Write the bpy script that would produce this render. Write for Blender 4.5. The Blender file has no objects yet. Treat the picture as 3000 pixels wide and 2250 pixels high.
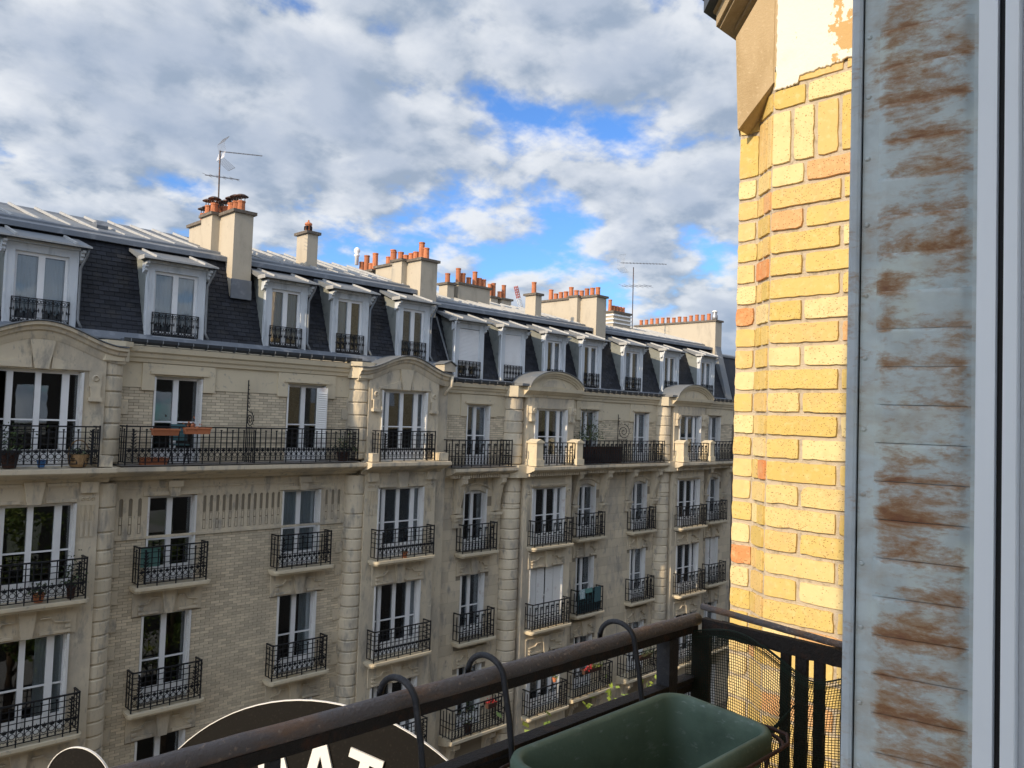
import bpy, math, random
from mathutils import Vector, Matrix, noise
rnd = random.Random(11)
sc = bpy.context.scene
col = sc.collection
R_ = math.radians
# ------------------------------------------------------------------ camera
cam = bpy.data.cameras.new('camera')
cam.sensor_fit = 'HORIZONTAL'; cam.sensor_width = 36.0; cam.lens = 27.59
cam.clip_start = 0.05; cam.clip_end = 3000
camo = bpy.data.objects.new('camera', cam); col.objects.link(camo)
ya, pi_, ro = R_(44.6227), R_(2.4166), R_(1.9685)
F = Vector((math.sin(ya)*math.cos(pi_), math.cos(ya)*math.cos(pi_), math.sin(pi_)))
Rt = Vector((math.cos(ya), -math.sin(ya), 0)); Up = Rt.cross(F)
r2 = Rt*math.cos(ro)+Up*math.sin(ro); u2 = Up*math.cos(ro)-Rt*math.sin(ro)
camo.matrix_world = Matrix(((r2.x, u2.x, -F.x, 0), (r2.y, u2.y, -F.y, 0), (r2.z, u2.z, -F.z, 0), (0, 0, 0, 1)))
sc.camera = camo
# ------------------------------------------------------------------ light
EL, AZ = R_(25), R_(-2.2)
SUN = Vector((-math.cos(EL)*math.cos(AZ), math.cos(EL)*math.sin(AZ), math.sin(EL)))
sl = bpy.data.lights.new('sun', 'SUN'); sl.energy = 2.05; sl.angle = R_(0.53); sl.color = (1.0, 0.79, 0.53)
so = bpy.data.objects.new('sun', sl); col.objects.link(so)
so.rotation_euler = SUN.to_track_quat('Z', 'Y').to_euler(); so.location = (-30, 5, 40)
vs = sc.view_settings
vs.view_transform = 'Standard'; vs.look = 'None'; vs.gamma = 1.0; vs.use_curve_mapping = False
vs.exposure = 1.13

class NT:
    def __init__(s, nt): s.nt = nt; s.n = nt.nodes; s.l = nt.links
    def new(s, t, **kw):
        nd = s.n.new(t)
        for k, v in kw.items(): setattr(nd, k, v)
        return nd
    def put(s, sock, v):
        if isinstance(v, bpy.types.NodeSocket): s.l.new(v, sock)
        elif v is not None:
            if hasattr(sock.default_value, '__len__') and not hasattr(v, '__len__'): v = (v,)*len(sock.default_value)
            elif hasattr(sock.default_value, '__len__') and len(v) == 3 and len(sock.default_value) == 4: v = (*v, 1)
            sock.default_value = v
    def math(s, op, a, b=None, c=None, clamp=False):
        nd = s.new('ShaderNodeMath', operation=op, use_clamp=clamp)
        s.put(nd.inputs[0], a)
        if b is not None: s.put(nd.inputs[1], b)
        if c is not None: s.put(nd.inputs[2], c)
        return nd.outputs[0]
    def mix(s, f, a, b, blend='MIX'):
        nd = s.new('ShaderNodeMix', data_type='RGBA', blend_type=blend)
        s.put(nd.inputs[0], f); s.put(nd.inputs[6], a); s.put(nd.inputs[7], b)
        return nd.outputs[2]
    def ramp(s, v, lo, hi, a=0., b=1.):
        nd = s.new('ShaderNodeMapRange', interpolation_type='SMOOTHSTEP')
        s.put(nd.inputs[0], v); s.put(nd.inputs[1], lo); s.put(nd.inputs[2], hi); s.put(nd.inputs[3], a); s.put(nd.inputs[4], b)
        return nd.outputs[0]
    def noise(s, vec, scale, detail=5, rough=.55, dist=0., st=None):
        if st is not None:
            mp = s.new('ShaderNodeVectorMath', operation='MULTIPLY'); s.put(mp.inputs[0], vec); mp.inputs[1].default_value = st; vec = mp.outputs[0]
        nd = s.new('ShaderNodeTexNoise'); s.put(nd.inputs['Vector'], vec)
        nd.inputs['Scale'].default_value = scale; nd.inputs['Detail'].default_value = detail
        nd.inputs['Roughness'].default_value = rough; nd.inputs['Distortion'].default_value = dist
        return nd.outputs[0]

# ------------------------------------------------------------------ sky
w = bpy.data.worlds.new('World'); sc.world = w; w.use_nodes = True
T = NT(w.node_tree); T.n.clear()
out = T.new('ShaderNodeOutputWorld'); bg = T.new('ShaderNodeBackground')
sky = T.new('ShaderNodeTexSky', sky_type='NISHITA'); sky.sun_disc = False
sky.sun_elevation = EL; sky.sun_rotation = math.atan2(SUN.x, SUN.y)
sky.air_density = 1.0; sky.dust_density = 0.3; sky.ozone_density = 3.0
tc = T.new('ShaderNodeTexCoord')
nrm = T.new('ShaderNodeVectorMath', operation='NORMALIZE'); T.l.new(tc.outputs['Generated'], nrm.inputs[0])
sp = T.new('ShaderNodeSeparateXYZ'); T.l.new(nrm.outputs[0], sp.inputs[0])
zc = T.math('ADD', T.math('MAXIMUM', sp.outputs[2], 0.0), 0.34)
cb = T.new('ShaderNodeCombineXYZ')
T.put(cb.inputs[0], T.math('DIVIDE', sp.outputs[0], zc)); T.put(cb.inputs[1], T.math('DIVIDE', sp.outputs[1], zc)); cb.inputs[2].default_value = 0.0
P = cb.outputs[0]
SEED = Vector((6.1, 6.6, 2.9))
def cl_noise(off, sc_, det, rough=.55):
    ad = T.new('ShaderNodeVectorMath', operation='ADD'); T.l.new(P, ad.inputs[0]); ad.inputs[1].default_value = SEED+off
    return T.noise(ad.outputs[0], sc_, det, rough, .08)
toS = Vector((SUN.x, SUN.y, 0))
big = cl_noise(Vector((0, 0, 5)), 2.0, 3, .5)
puff = cl_noise(Vector((0, 0, 0)), 6.0, 10, .55)
puff_s = cl_noise(toS*.062, 6.0, 6, .5)
dens = T.math('ADD', T.math('MULTIPLY', puff, .66), T.math('MULTIPLY', big, .34))
cov = T.ramp(dens, .36, .485)
thick = T.ramp(dens, .47, .63)
litr = T.ramp(T.math('SUBTRACT', puff, puff_s), -.16, .15)
ccol = T.mix(litr, (.31, .38, .485), (.75, .775, .81))
ccol = T.mix(T.math('MULTIPLY', thick, .72), ccol, (.35, .42, .54))
gl = T.new('ShaderNodeVectorMath', operation='DOT_PRODUCT'); T.l.new(nrm.outputs[0], gl.inputs[0]); gl.inputs[1].default_value = SUN
glow = T.math('ADD', T.math('MULTIPLY', T.math('POWER', T.math('MAXIMUM', gl.outputs['Value'], 0.), 3.5), 3.2), 1.0)   # clouds scatter forward round the sun
ccol = T.mix(1.0, ccol, glow, 'MULTIPLY')
skc = T.mix(1.0, sky.outputs[0], (.048, .069, .097), 'MULTIPLY')
skc = T.mix(1.0, skc, (.16, .33, .60), 'DARKEN')
fin = T.mix(T.math('MULTIPLY', cov, .97), skc, T.mix(1.0, ccol, (.52, .52, .52), 'MULTIPLY'))
T.put(bg.inputs[0], fin); bg.inputs[1].default_value = 1.0
T.l.new(bg.outputs[0], out.inputs[0])

# ------------------------------------------------------------------ materials
def pbr(name, c, rough=.7, metal=0., layers=(), bump=0., bscale=40., isl=0., isl2=None, spec=.4):
    """layers: (scale, colour, lo, hi, stretch) patches of another colour by noise."""
    m = bpy.data.materials.new(name); m.use_nodes = True
    t = NT(m.node_tree); b = t.n['Principled BSDF']
    ge = t.new('ShaderNodeNewGeometry'); pos = ge.outputs['Position']
    c = (*c, 1); cc = c
    if isl or isl2:
        oi = t.new('ShaderNodeObjectInfo')
        rv = t.math('FRACT', t.math('ADD', ge.outputs['Random Per Island'], t.math('MULTIPLY', oi.outputs['Random'], 7.31)))
        rv2 = t.math('FRACT', t.math('MULTIPLY', rv, 17.77))
        if isl2:
            cr = t.new('ShaderNodeValToRGB'); cr.color_ramp.interpolation = 'CONSTANT'
            el = cr.color_ramp.elements
            for i, (p, q) in enumerate(isl2):
                e = el[i] if i < 2 else el.new(p)
                e.position = p; e.color = (*q, 1)
            t.put(cr.inputs[0], rv); cc = cr.outputs[0]
        if isl:
            cc = t.mix(1.0, cc, t.math('ADD', t.math('MULTIPLY', rv2, 2*isl), 1-isl), 'MULTIPLY')
    for (s, c2, lo, hi, st) in layers:
        n = t.noise(pos, s, 7, .6, .15, st)
        cc = t.mix(t.ramp(n, lo, hi), cc, (*c2, 1))
    t.put(b.inputs['Base Color'], cc)
    b.inputs['Roughness'].default_value = rough; b.inputs['Metallic'].default_value = metal
    b.inputs['Specular IOR Level'].default_value = spec
    if bump:
        bp = t.new('ShaderNodeBump'); bp.inputs['Strength'].default_value = bump; bp.inputs['Distance'].default_value = .01
        t.put(bp.inputs['Height'], t.noise(pos, bscale, 6, .65)); t.l.new(bp.outputs[0], b.inputs['Normal'])
    return m
ST3 = (1, 1, .35)
M = {}
M['stone'] = pbr('weathered_limestone', (.61, .53, .395), .85, layers=[(.9, (.43, .385, .31), .47, .66, (1, 1, .45)), (4.2, (.33, .305, .26), .50, .70, (1, 1, .35)), (2.2, (.63, .56, .42), .56, .72, None), (17, (.34, .31, .265), .58, .75, (1, 1, .3))], bump=.25, bscale=30)
M['stone_clean'] = pbr('cream_limestone', (.63, .55, .40), .85, layers=[(1.2, (.52, .455, .34), .48, .7, ST3), (7, (.36, .33, .28), .57, .75, None)], bump=.2, bscale=30)
M['ashlar'] = pbr('ashlar_limestone', (.62, .54, .405), .85, isl=.13, layers=[(1.1, (.43, .385, .315), .48, .68, (1, 1, .5)), (5, (.35, .32, .275), .52, .72, (1, 1, .4))], bump=.2, bscale=30)
M['fbrick'] = pbr('cream_facing_brick', (.62, .535, .395), .85, isl=.2, layers=[(.8, (.47, .41, .31), .5, .75, None)], bump=.1)
M['fmortar'] = pbr('grey_facade_mortar', (.27, .235, .18), .9)
M['slab'] = pbr('dirty_slab', (.16, .15, .14), .85, layers=[(3, (.30, .28, .25), .55, .7, None)])
M['slate'] = pbr('blue_black_slate', (.021, .0235, .031), .6, isl=.35, layers=[(3, (.036, .036, .038), .5, .7, None)], bump=.15, bscale=25, spec=.3)
M['zinc'] = pbr('weathered_zinc', (.195, .205, .215), .55, .2, layers=[(1.5, (.15, .175, .205), .45, .68, (1, .4, 1)), (8, (.33, .33, .325), .6, .75, None)], bump=.05)
M['zinc_lt'] = pbr('bright_zinc_batten', (.40, .405, .40), .5, .1, layers=[(6, (.28, .29, .30), .5, .7, None)])
M['zinc_dk'] = pbr('dark_zinc', (.17, .19, .22), .5, .3, layers=[(3, (.26, .28, .31), .5, .7, None)])
M['cheek'] = pbr('grey_green_cheek', (.24, .26, .25), .6, .1, layers=[(4, (.17, .19, .19), .5, .7, None)])
M['gutter'] = pbr('gutter_zinc', (.075, .085, .10), .45, .3)
M['white'] = pbr('white_window_paint', (.80, .81, .82), .4, layers=[(2, (.70, .71, .72), .5, .75, None)])
M['dormer'] = pbr('weathered_white_timber', (.60, .64, .68), .6, layers=[(5, (.38, .42, .45), .5, .72, (1, 1, .2)), (14, (.68, .68, .66), .6, .7, (1, 1, .3))], bump=.15)
M['shutter'] = pbr('grey_white_shutter', (.72, .72, .70), .5, layers=[(3, (.52, .45, .44), .55, .75, None)])
M['iron'] = pbr('black_wrought_iron', (.014, .015, .018), .5, .2, spec=.4)
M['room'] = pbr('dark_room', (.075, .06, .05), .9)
M['curtain'] = pbr('sheer_curtain', (.86, .88, .90), .9)
M['curtain_green'] = pbr('olive_curtain', (.30, .33, .07), .9)
M['terracotta'] = pbr('terracotta', (.46, .165, .075), .8, isl=.22, layers=[(14, (.30, .10, .05), .5, .75, None), (6, (.55, .28, .15), .58, .75, None)], bump=.1)
M['render'] = pbr('cream_render', (.47, .42, .335), .9, layers=[(2.5, (.37, .33, .265), .5, .75, ST3), (11, (.30, .27, .22), .60, .8, None)], bump=.25, bscale=25)
M['cap'] = pbr('dark_cement_cap', (.13, .11, .09), .9, layers=[(12, (.24, .21, .17), .5, .7, None)], bump=.3)
M['metal'] = pbr('dull_steel', (.35, .35, .36), .4, .7)
M['cowl'] = pbr('rusty_cowl', (.06, .05, .048), .5, .4, layers=[(10, (.16, .07, .04), .45, .65, None)])
M['leaf'] = pbr('leaf', (.10, .15, .03), .6, isl=.5, isl2=[(0, (.11, .16, .025)), (.4, (.15, .19, .035)), (.75, (.08, .12, .025))])
M['leaf_lt'] = pbr('young_leaf', (.20, .27, .04), .55, isl=.35)
M['leaf_dk'] = pbr('dark_leaf', (.045, .075, .025), .6, isl=.4)
M['bark'] = pbr('bark', (.09, .065, .045), .9, bump=.4)
M['asphalt'] = pbr('asphalt', (.05, .05, .052), .9, layers=[(2, (.065, .064, .062), .45, .6, None)], bump=.2)
M['pave'] = pbr('pavement', (.22, .21, .2), .9, layers=[(2, (.17, .165, .16), .45, .6, None)])
M['paint_line'] = pbr('road_paint', (.75, .75, .73), .7)
M['ground'] = pbr('ground', (.16, .15, .135), .95, layers=[(.05, (.10, .11, .07), .45, .6, None)])
M['teal'] = pbr('teal_cloth', (.12, .26, .24), .85)
M['cloth_dk'] = pbr('dark_teal_towel', (.05, .11, .12), .9)
M['cloth_w'] = pbr('pale_check_towel', (.5, .56, .58), .9, layers=[(30, (.2, .35, .38), .5, .52, None)])
M['wicker'] = pbr('wicker', (.33, .21, .10), .8, layers=[(60, (.14, .08, .04), .5, .6, (1, 1, 3))], bump=.5, bscale=90)
M['reed'] = pbr('brown_trough', (.06, .028, .02), .8)
M['bluebowl'] = pbr('blue_plastic', (.06, .2, .5), .4)
M['red'] = pbr('red_flower', (.5, .02, .03), .6)
M['wood'] = pbr('brown_wood', (.16, .09, .045), .7)
# glass: clear pane with a strong double-glazing reflection
def glass():
    m = bpy.data.materials.new('window_glass'); m.use_nodes = True; t = NT(m.node_tree); t.n.clear()
    o = t.new('ShaderNodeOutputMaterial'); mx = t.new('ShaderNodeMixShader'); fr = t.new('ShaderNodeFresnel'); fr.inputs[0].default_value = 1.75
    tr = t.new('ShaderNodeBsdfTransparent'); tr.inputs[0].default_value = (.78, .82, .84, 1)
    gl = t.new('ShaderNodeBsdfGlossy'); gl.inputs['Roughness'].default_value = .015; gl.inputs[0].default_value = (.95, .97, 1, 1)
    ge = t.new('ShaderNodeNewGeometry'); bp = t.new('ShaderNodeBump'); bp.inputs['Strength'].default_value = .05; bp.inputs['Distance'].default_value = .02
    t.put(bp.inputs['Height'], t.noise(ge.outputs['Position'], 1.6, 2)); t.l.new(bp.outputs[0], gl.inputs['Normal'])
    t.put(mx.inputs[0], t.math('MINIMUM', t.math('MULTIPLY', fr.outputs[0], 1.15), .9)); t.l.new(tr.outputs[0], mx.inputs[1]); t.l.new(gl.outputs[0], mx.inputs[2]); t.l.new(mx.outputs[0], o.inputs[0])
    return m
M['glass'] = glass()
# speckled yellow brick
def near_brick():
    m = bpy.data.materials.new('speckled_yellow_brick'); m.use_nodes = True; t = NT(m.node_tree); b = t.n['Principled BSDF']
    ge = t.new('ShaderNodeNewGeometry'); pos = ge.outputs['Position']; oi = t.new('ShaderNodeObjectInfo')
    cr = t.new('ShaderNodeValToRGB'); cr.color_ramp.interpolation = 'CONSTANT'; el = cr.color_ramp.elements
    for i, (p, q) in enumerate([(0, (.64, .485, .18)), (.22, (.68, .53, .24)), (.40, (.60, .45, .15)), (.54, (.65, .475, .195)), (.68, (.72, .60, .32)), (.88, (.65, .385, .19)), (.955, (.63, .27, .115))]):
        e = el[i] if i < 2 else el.new(p)
        e.position = p; e.color = (*q, 1)
    t.put(cr.inputs[0], oi.outputs['Random'])
    c = t.mix(t.ramp(t.noise(pos, 14, 4, .6), .46, .70, 0, .4), cr.outputs[0], (.60, .40, .20, 1))
    c = t.mix(t.ramp(t.noise(pos, 45, 5, .6), .48, .74, 0, .35), c, (.76, .66, .40, 1))
    vo = t.new('ShaderNodeTexVoronoi'); wv = t.new('ShaderNodeVectorMath', operation='MULTIPLY'); t.put(wv.inputs[0], pos); wv.inputs[1].default_value = (1, .8, 1.25); t.l.new(wv.outputs[0], vo.inputs['Vector']); vo.inputs['Scale'].default_value = 185; vo.inputs['Randomness'].default_value = 1
    vs_ = t.new('ShaderNodeSeparateColor'); t.l.new(vo.outputs['Color'], vs_.inputs[0])
    sz = t.math('MULTIPLY', t.math('POWER', vs_.outputs[0], 2.4), .42)
    dd = t.math('ADD', vo.outputs['Distance'], t.math('MULTIPLY', t.math('SUBTRACT', t.noise(pos, 260, 3), .5), .35))
    pit = t.math('MULTIPLY', t.math('LESS_THAN', dd, sz), t.math('GREATER_THAN', vs_.outputs[1], .22))
    c = t.mix(t.math('MULTIPLY', pit, .72), c, (.20, .11, .04, 1))
    t.put(b.inputs['Base Color'], c); b.inputs['Roughness'].default_value = .85; b.inputs['Specular IOR Level'].default_value = .25
    bp = t.new('ShaderNodeBump'); bp.inputs['Strength'].default_value = .45; bp.inputs['Distance'].default_value = .003
    h = t.math('SUBTRACT', t.noise(pos, 120, 5, .7), t.math('MULTIPLY', pit, .8))
    t.put(bp.inputs['Height'], h); t.l.new(bp.outputs[0], b.inputs['Normal'])
    return m
M['brick'] = near_brick()
M['mortar'] = pbr('sandy_mortar', (.54, .475, .38), .95, layers=[(40, (.36, .31, .235), .5, .7, None)], bump=.6, bscale=220)
M['beige'] = pbr('beige_cornice_stone', (.46, .355, .215), .9, layers=[(7, (.38, .285, .16), .46, .7, (1, 1, .3)), (60, (.54, .43, .28), .55, .75, None)], bump=.4, bscale=120)
def plaster():
    m = pbr('flaking_white_plaster', (.80, .76, .68), .9, layers=[(6, (.70, .66, .58), .5, .75, None)], bump=.25, bscale=90)
    t = NT(m.node_tree); b = t.n['Principled BSDF']; src = b.inputs['Base Color'].links[0].from_socket
    ge = t.new('ShaderNodeNewGeometry'); pos = ge.outputs['Position']
    n = t.noise(pos, 16, 8, .68, .3)
    spx = t.new('ShaderNodeSeparateXYZ'); t.l.new(pos, spx.inputs[0])
    gx = t.ramp(spx.outputs[1], 1.17, 1.09, -.02, .15)
    fl = t.math('GREATER_THAN', t.math('ADD', n, gx), .655)
    c = t.mix(fl, src, (.55, .37, .17, 1))
    sp2 = t.math('GREATER_THAN', t.noise(pos, 120, 2), .755)
    c = t.mix(t.math('MULTIPLY', sp2, .6), c, (.22, .17, .12, 1))
    t.put(b.inputs['Base Color'], c); return m
M['plaster'] = plaster()
# rusty painted shutter steel (uses the slat's own coordinates)
def rusty(name, paint, amount, slat=False):
    m = bpy.data.materials.new(name); m.use_nodes = True; t = NT(m.node_tree); b = t.n['Principled BSDF']
    ge = t.new('ShaderNodeNewGeometry'); pos = ge.outputs['Position']
    base = t.mix(t.ramp(t.noise(pos, 20, 5, .6), .4, .7), (*paint, 1), tuple(x*.84 for x in paint)+(1,))
    base = t.mix(t.ramp(t.noise(pos, 11, 3, .6), .5, .7, 0, .5), base, (paint[0]*1.2, paint[1]*1.16, paint[2]*1.02, 1))
    n1 = t.noise(pos, 9, 8, .72, .4, (1, 1, 3.2)); n2 = t.noise(pos, 60, 6, .7, .2, (1, 1, 2.2)); n3 = t.noise(pos, 7.5, 3, .55)
    v = t.math('ADD', t.math('MULTIPLY', n1, .62), t.math('MULTIPLY', n2, .38))
    v = t.math('ADD', v, t.math('MULTIPLY', t.math('SUBTRACT', n3, .5), .42))
    if slat:
        tc_ = t.new('ShaderNodeTexCoord'); s_ = t.new('ShaderNodeSeparateXYZ'); t.l.new(tc_.outputs['Object'], s_.inputs[0])
        az = t.math('ABSOLUTE', s_.outputs[2])
        e1 = t.ramp(az, .009, .0, 0, .085); e2 = t.ramp(az, .026, .046, 0, .075)
        sx = t.math('MULTIPLY', t.ramp(s_.outputs[0], -.004, .016), t.ramp(s_.outputs[0], .118, .096))
        v = t.math('ADD', v, t.math('ADD', e1, e2))
        v = t.math('SUBTRACT', v, t.math('MULTIPLY', t.math('SUBTRACT', 1., sx), .12))
        zz = t.new('ShaderNodeSeparateXYZ'); t.l.new(pos, zz.inputs[0])
        v = t.math('ADD', v, t.math('MULTIPLY', t.ramp(t.math('ABSOLUTE', t.math('ADD', zz.outputs[2], -.05)), .55, .1), .035))
    k = t.math('ADD', t.ramp(v, .535-amount, .66-amount, 0, .62), t.ramp(v, .62-amount, .72-amount, 0, .30))
    rc = t.mix(t.ramp(n2, .4, .65), (.34, .165, .055, 1), (.36, .215, .105, 1))
    rc = t.mix(t.ramp(v, .66-amount, .80-amount), rc, (.23, .080, .024, 1))
    wash = t.math('MULTIPLY', t.ramp(t.noise(pos, 14, 6, .65, .2, (1, 1, 2.4)), .44, .68), .34 if amount > 0 else .12)
    base = t.mix(wash, base, (.40, .29, .18, 1))
    t.put(b.inputs['Base Color'], t.mix(k, base, rc))
    t.put(b.inputs['Roughness'], t.math('ADD', t.math('MULTIPLY', k, .35), .45)); b.inputs['Specular IOR Level'].default_value = .35
    bp = t.new('ShaderNodeBump'); bp.inputs['Strength'].default_value = .35; bp.inputs['Distance'].default_value = .002
    t.put(bp.inputs['Height'], t.math('ADD', t.math('MULTIPLY', k, .4), t.noise(pos, 70, 4))); t.l.new(bp.outputs[0], b.inputs['Normal'])
    return m
M['slat'] = rusty('rusty_blue_grey_slat', (.57, .65, .665), .055, True)
M['shsteel'] = rusty('blue_grey_shutter_steel', (.57, .645, .66), .005)
M['shedge'] = rusty('rust_edged_steel', (.52, .585, .63), .0)
M['hole'] = pbr('slot_shadow_gap', (.01, .01, .012), .9)
M['pvc'] = pbr('white_pvc', (.82, .875, .93), .3, layers=[(4, (.78, .835, .89), .5, .7, None)], spec=.5)
M['pvc2'] = pbr('grey_white_sash', (.56, .60, .66), .4)
M['gasket'] = pbr('black_gasket', (.010, .010, .012), .6)
M['rail'] = pbr('rusty_dark_handrail', (.15, .135, .135), .5, .1, layers=[(26, (.24, .15, .10), .44, .68, (.35, 1, 1)), (120, (.34, .27, .22), .58, .72, None)], bump=.7, bscale=160)
M['railflat'] = pbr('black_rail_flat', (.018, .014, .012), .7, layers=[(40, (.05, .022, .012), .5, .7, None)], bump=.6, bscale=150)
M['hook'] = pbr('black_coated_hook', (.022, .024, .030), .5, layers=[(60, (.045, .045, .05), .5, .7, None)], bump=.3, bscale=200)
M['wire'] = pbr('rusty_rack_wire', (.045, .018, .013), .6, layers=[(60, (.10, .035, .02), .5, .7, None)], bump=.4, bscale=200)
M['planter'] = pbr('green_plastic', (.115, .175, .13), .5, layers=[(7, (.07, .11, .08), .45, .7, None), (38, (.24, .30, .27), .57, .76, (1, 1, 2.5)), (3, (.12, .10, .08), .6, .8, None)], bump=.1, bscale=90)
M['net'] = pbr('dark_green_net', (.008, .020, .012), .6)
M['sign_black'] = pbr('sign_black', (.0065, .006, .0055), .7, layers=[(160, (.018, .016, .014), .55, .7, None)], spec=.2)
M['sign_white'] = pbr('sign_white', (.85, .85, .84), .5)
M['far'] = pbr('far_wall', (.30, .27, .22), .9)
M['far_dk'] = pbr('shade_toned_wall', (.10, .085, .07), .9)  # dark colour stands in for shade on walls mirrored in the panes
M['own_wall'] = pbr('sunlit_tone_brick', (.68, .50, .28), .9, layers=[(5, (.55, .38, .19), .45, .6, (1, 1, 3)), (22, (.74, .58, .36), .5, .7, None)])  # tone raised to pass for sunlit brick; no sun reaches this wall
M['crane_red'] = pbr('crane_red', (.45, .10, .08), .5); M['crane_white'] = pbr('crane_white', (.7, .72, .75), .5)

# ------------------------------------------------------------------ mesh helpers
WL = {}
def wl(o): return WL.get(o.name, Vector((0, 0, 0)))
def link(name, me, parent=None, loc=(0, 0, 0), mat=None):
    o = bpy.data.objects.new(name, me); col.objects.link(o)
    loc = Vector(loc); WL[o.name] = loc
    if parent is not None: o.parent = parent; o.location = loc-wl(parent)
    else: o.location = loc
    return o
def empty(name, loc, label, cat, group=None):
    o = link(name, None, None, loc); return tag(o, label, cat, group)
def tag(o, label, cat, group=None):
    o['label'] = label; o['category'] = cat
    if group: o['group'] = group
    return o
class MB:
    def __init__(s): s.v = []; s.f = []
    def add(s, vs_, fs):
        b = len(s.v); s.v += [tuple(p) for p in vs_]; s.f += [tuple(i+b for i in f) for f in fs]; return s
    def box(s, x0, x1, y0, y1, z0, z1):
        return s.add([(x0, y0, z0), (x1, y0, z0), (x1, y1, z0), (x0, y1, z0), (x0, y0, z1), (x1, y0, z1), (x1, y1, z1), (x0, y1, z1)],
                     [(0, 3, 2, 1), (4, 5, 6, 7), (0, 1, 5, 4), (1, 2, 6, 5), (2, 3, 7, 6), (3, 0, 4, 7)])
    def quad(s, a, b, c, d): return s.add([a, b, c, d], [(0, 1, 2, 3)])
    def prism(s, poly, a, b, fn):
        n = len(poly)
        return s.add([fn(p, q, a) for p, q in poly]+[fn(p, q, b) for p, q in poly],
                     [tuple(range(n))[::-1], tuple(range(n, 2*n))]+[(i, (i+1) % n, n+(i+1) % n, n+i) for i in range(n)])
    def prism_y(s, poly, y0, y1): return s.prism(poly, y0, y1, lambda p, q, t: (p, t, q))
    def prism_x(s, poly, x0, x1): return s.prism(poly, x0, x1, lambda p, q, t: (t, p, q))
    def prism_z(s, poly, z0, z1): return s.prism(poly, z0, z1, lambda p, q, t: (p, q, t))
    def tube(s, pts, r, n=4, closed=False, caps=True, ph=.785):
        pts = [Vector(p) for p in pts]; m = len(pts); rings = []
        up0 = None
        for i, p in enumerate(pts):
            a = pts[i-1] if (i > 0 or closed) else p; b = pts[(i+1) % m] if (i < m-1 or closed) else p
            d = (b-a).normalized()
            if up0 is None: up0 = Vector((0, 0, 1)) if abs(d.z) < .9 else Vector((0, 1, 0))
            x = d.cross(up0)
            if x.length < 1e-4: x = d.cross(Vector((1, 0, 0)))
            x.normalize(); y = x.cross(d).normalized(); up0 = y
            rr = r[i] if isinstance(r, (list, tuple)) else r
            rings.append([p+(x*math.cos(ph+6.2832*k/n)+y*math.sin(ph+6.2832*k/n))*rr for k in range(n)])
        vs_ = [v for rg in rings for v in rg]; fs = []
        for i in range(m if closed else m-1):
            for k in range(n):
                j = (i+1) % m; fs.append((i*n+k, i*n+(k+1) % n, j*n+(k+1) % n, j*n+k))
        if caps and not closed: fs += [tuple(range(n))[::-1], tuple((m-1)*n+k for k in range(n))]
        return s.add(vs_, fs)
    def lathe(s, cx, cy, prof, n=12, cz=0.):
        vs_ = [(cx+r*math.cos(6.2832*k/n), cy+r*math.sin(6.2832*k/n), cz+z) for r, z in prof for k in range(n)]
        fs = [(i*n+k, i*n+(k+1) % n, (i+1)*n+(k+1) % n, (i+1)*n+k) for i in range(len(prof)-1) for k in range(n)]
        fs += [tuple(range(n))[::-1], tuple((len(prof)-1)*n+k for k in range(n))]
        return s.add(vs_, fs)
    def mesh(s, name, mat, smooth=False):
        me = bpy.data.meshes.new(name); me.from_pydata(s.v, [], s.f); me.update()
        if mat: me.materials.append(mat)
        if smooth: me.polygons.foreach_set('use_smooth', [True]*len(me.polygons))
        return me
    def build(s, name, mat, parent=None, smooth=False, kind=None, base=False):
        if not s.v: return None
        xs, ys, zs = zip(*s.v)
        c = Vector(((min(xs)+max(xs))/2, (min(ys)+max(ys))/2, min(zs) if base else (min(zs)+max(zs))/2))
        s.v = [(x-c.x, y-c.y, z-c.z) for x, y, z in s.v]
        o = link(name, s.mesh(name, mat, smooth), parent, c)
        if kind: o['kind'] = kind
        return o
MESH = {}
def shared(key, fn, name, mat, smooth=False):
    k = (key, mat.name)
    if k not in MESH: MESH[k] = fn().mesh(name, mat, smooth)
    return MESH[k]
def pieces(name, boxes, mat, parent, limit=300, origin=(0, 0, 0), fn=None):
    """each piece a part of its own; past the limit the rest is joined into one stuff part"""
    def dist(b):
        c = Vector(((b[0]+b[1])/2, (b[2]+b[3])/2, (b[4]+b[5])/2)); return (c).length
    bs = sorted(boxes, key=dist)
    vis = [b for b in bs if seen(((b[0]+b[1])/2, (b[2]+b[3])/2, (b[4]+b[5])/2))]
    vs_set = set(map(id, vis[:limit])); rest = MB()
    for b in bs:
        if id(b) in vs_set:
            m = MB(); (fn or MB.box)(m, *b[:6]); m.build(name, mat, parent)
        else: (fn or MB.box)(rest, *b[:6])
    if rest.v: rest.build(name, mat, parent, kind='stuff')
def seen(p, mg=.0):
    p = Vector(p); d = p.dot(F)
    if d < .05: return False
    x = p.dot(r2)/d; y = p.dot(u2)/d
    return abs(x) < .652+mg and abs(y) < .489+mg
def structure(o): o['kind'] = 'structure'; return o
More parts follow.
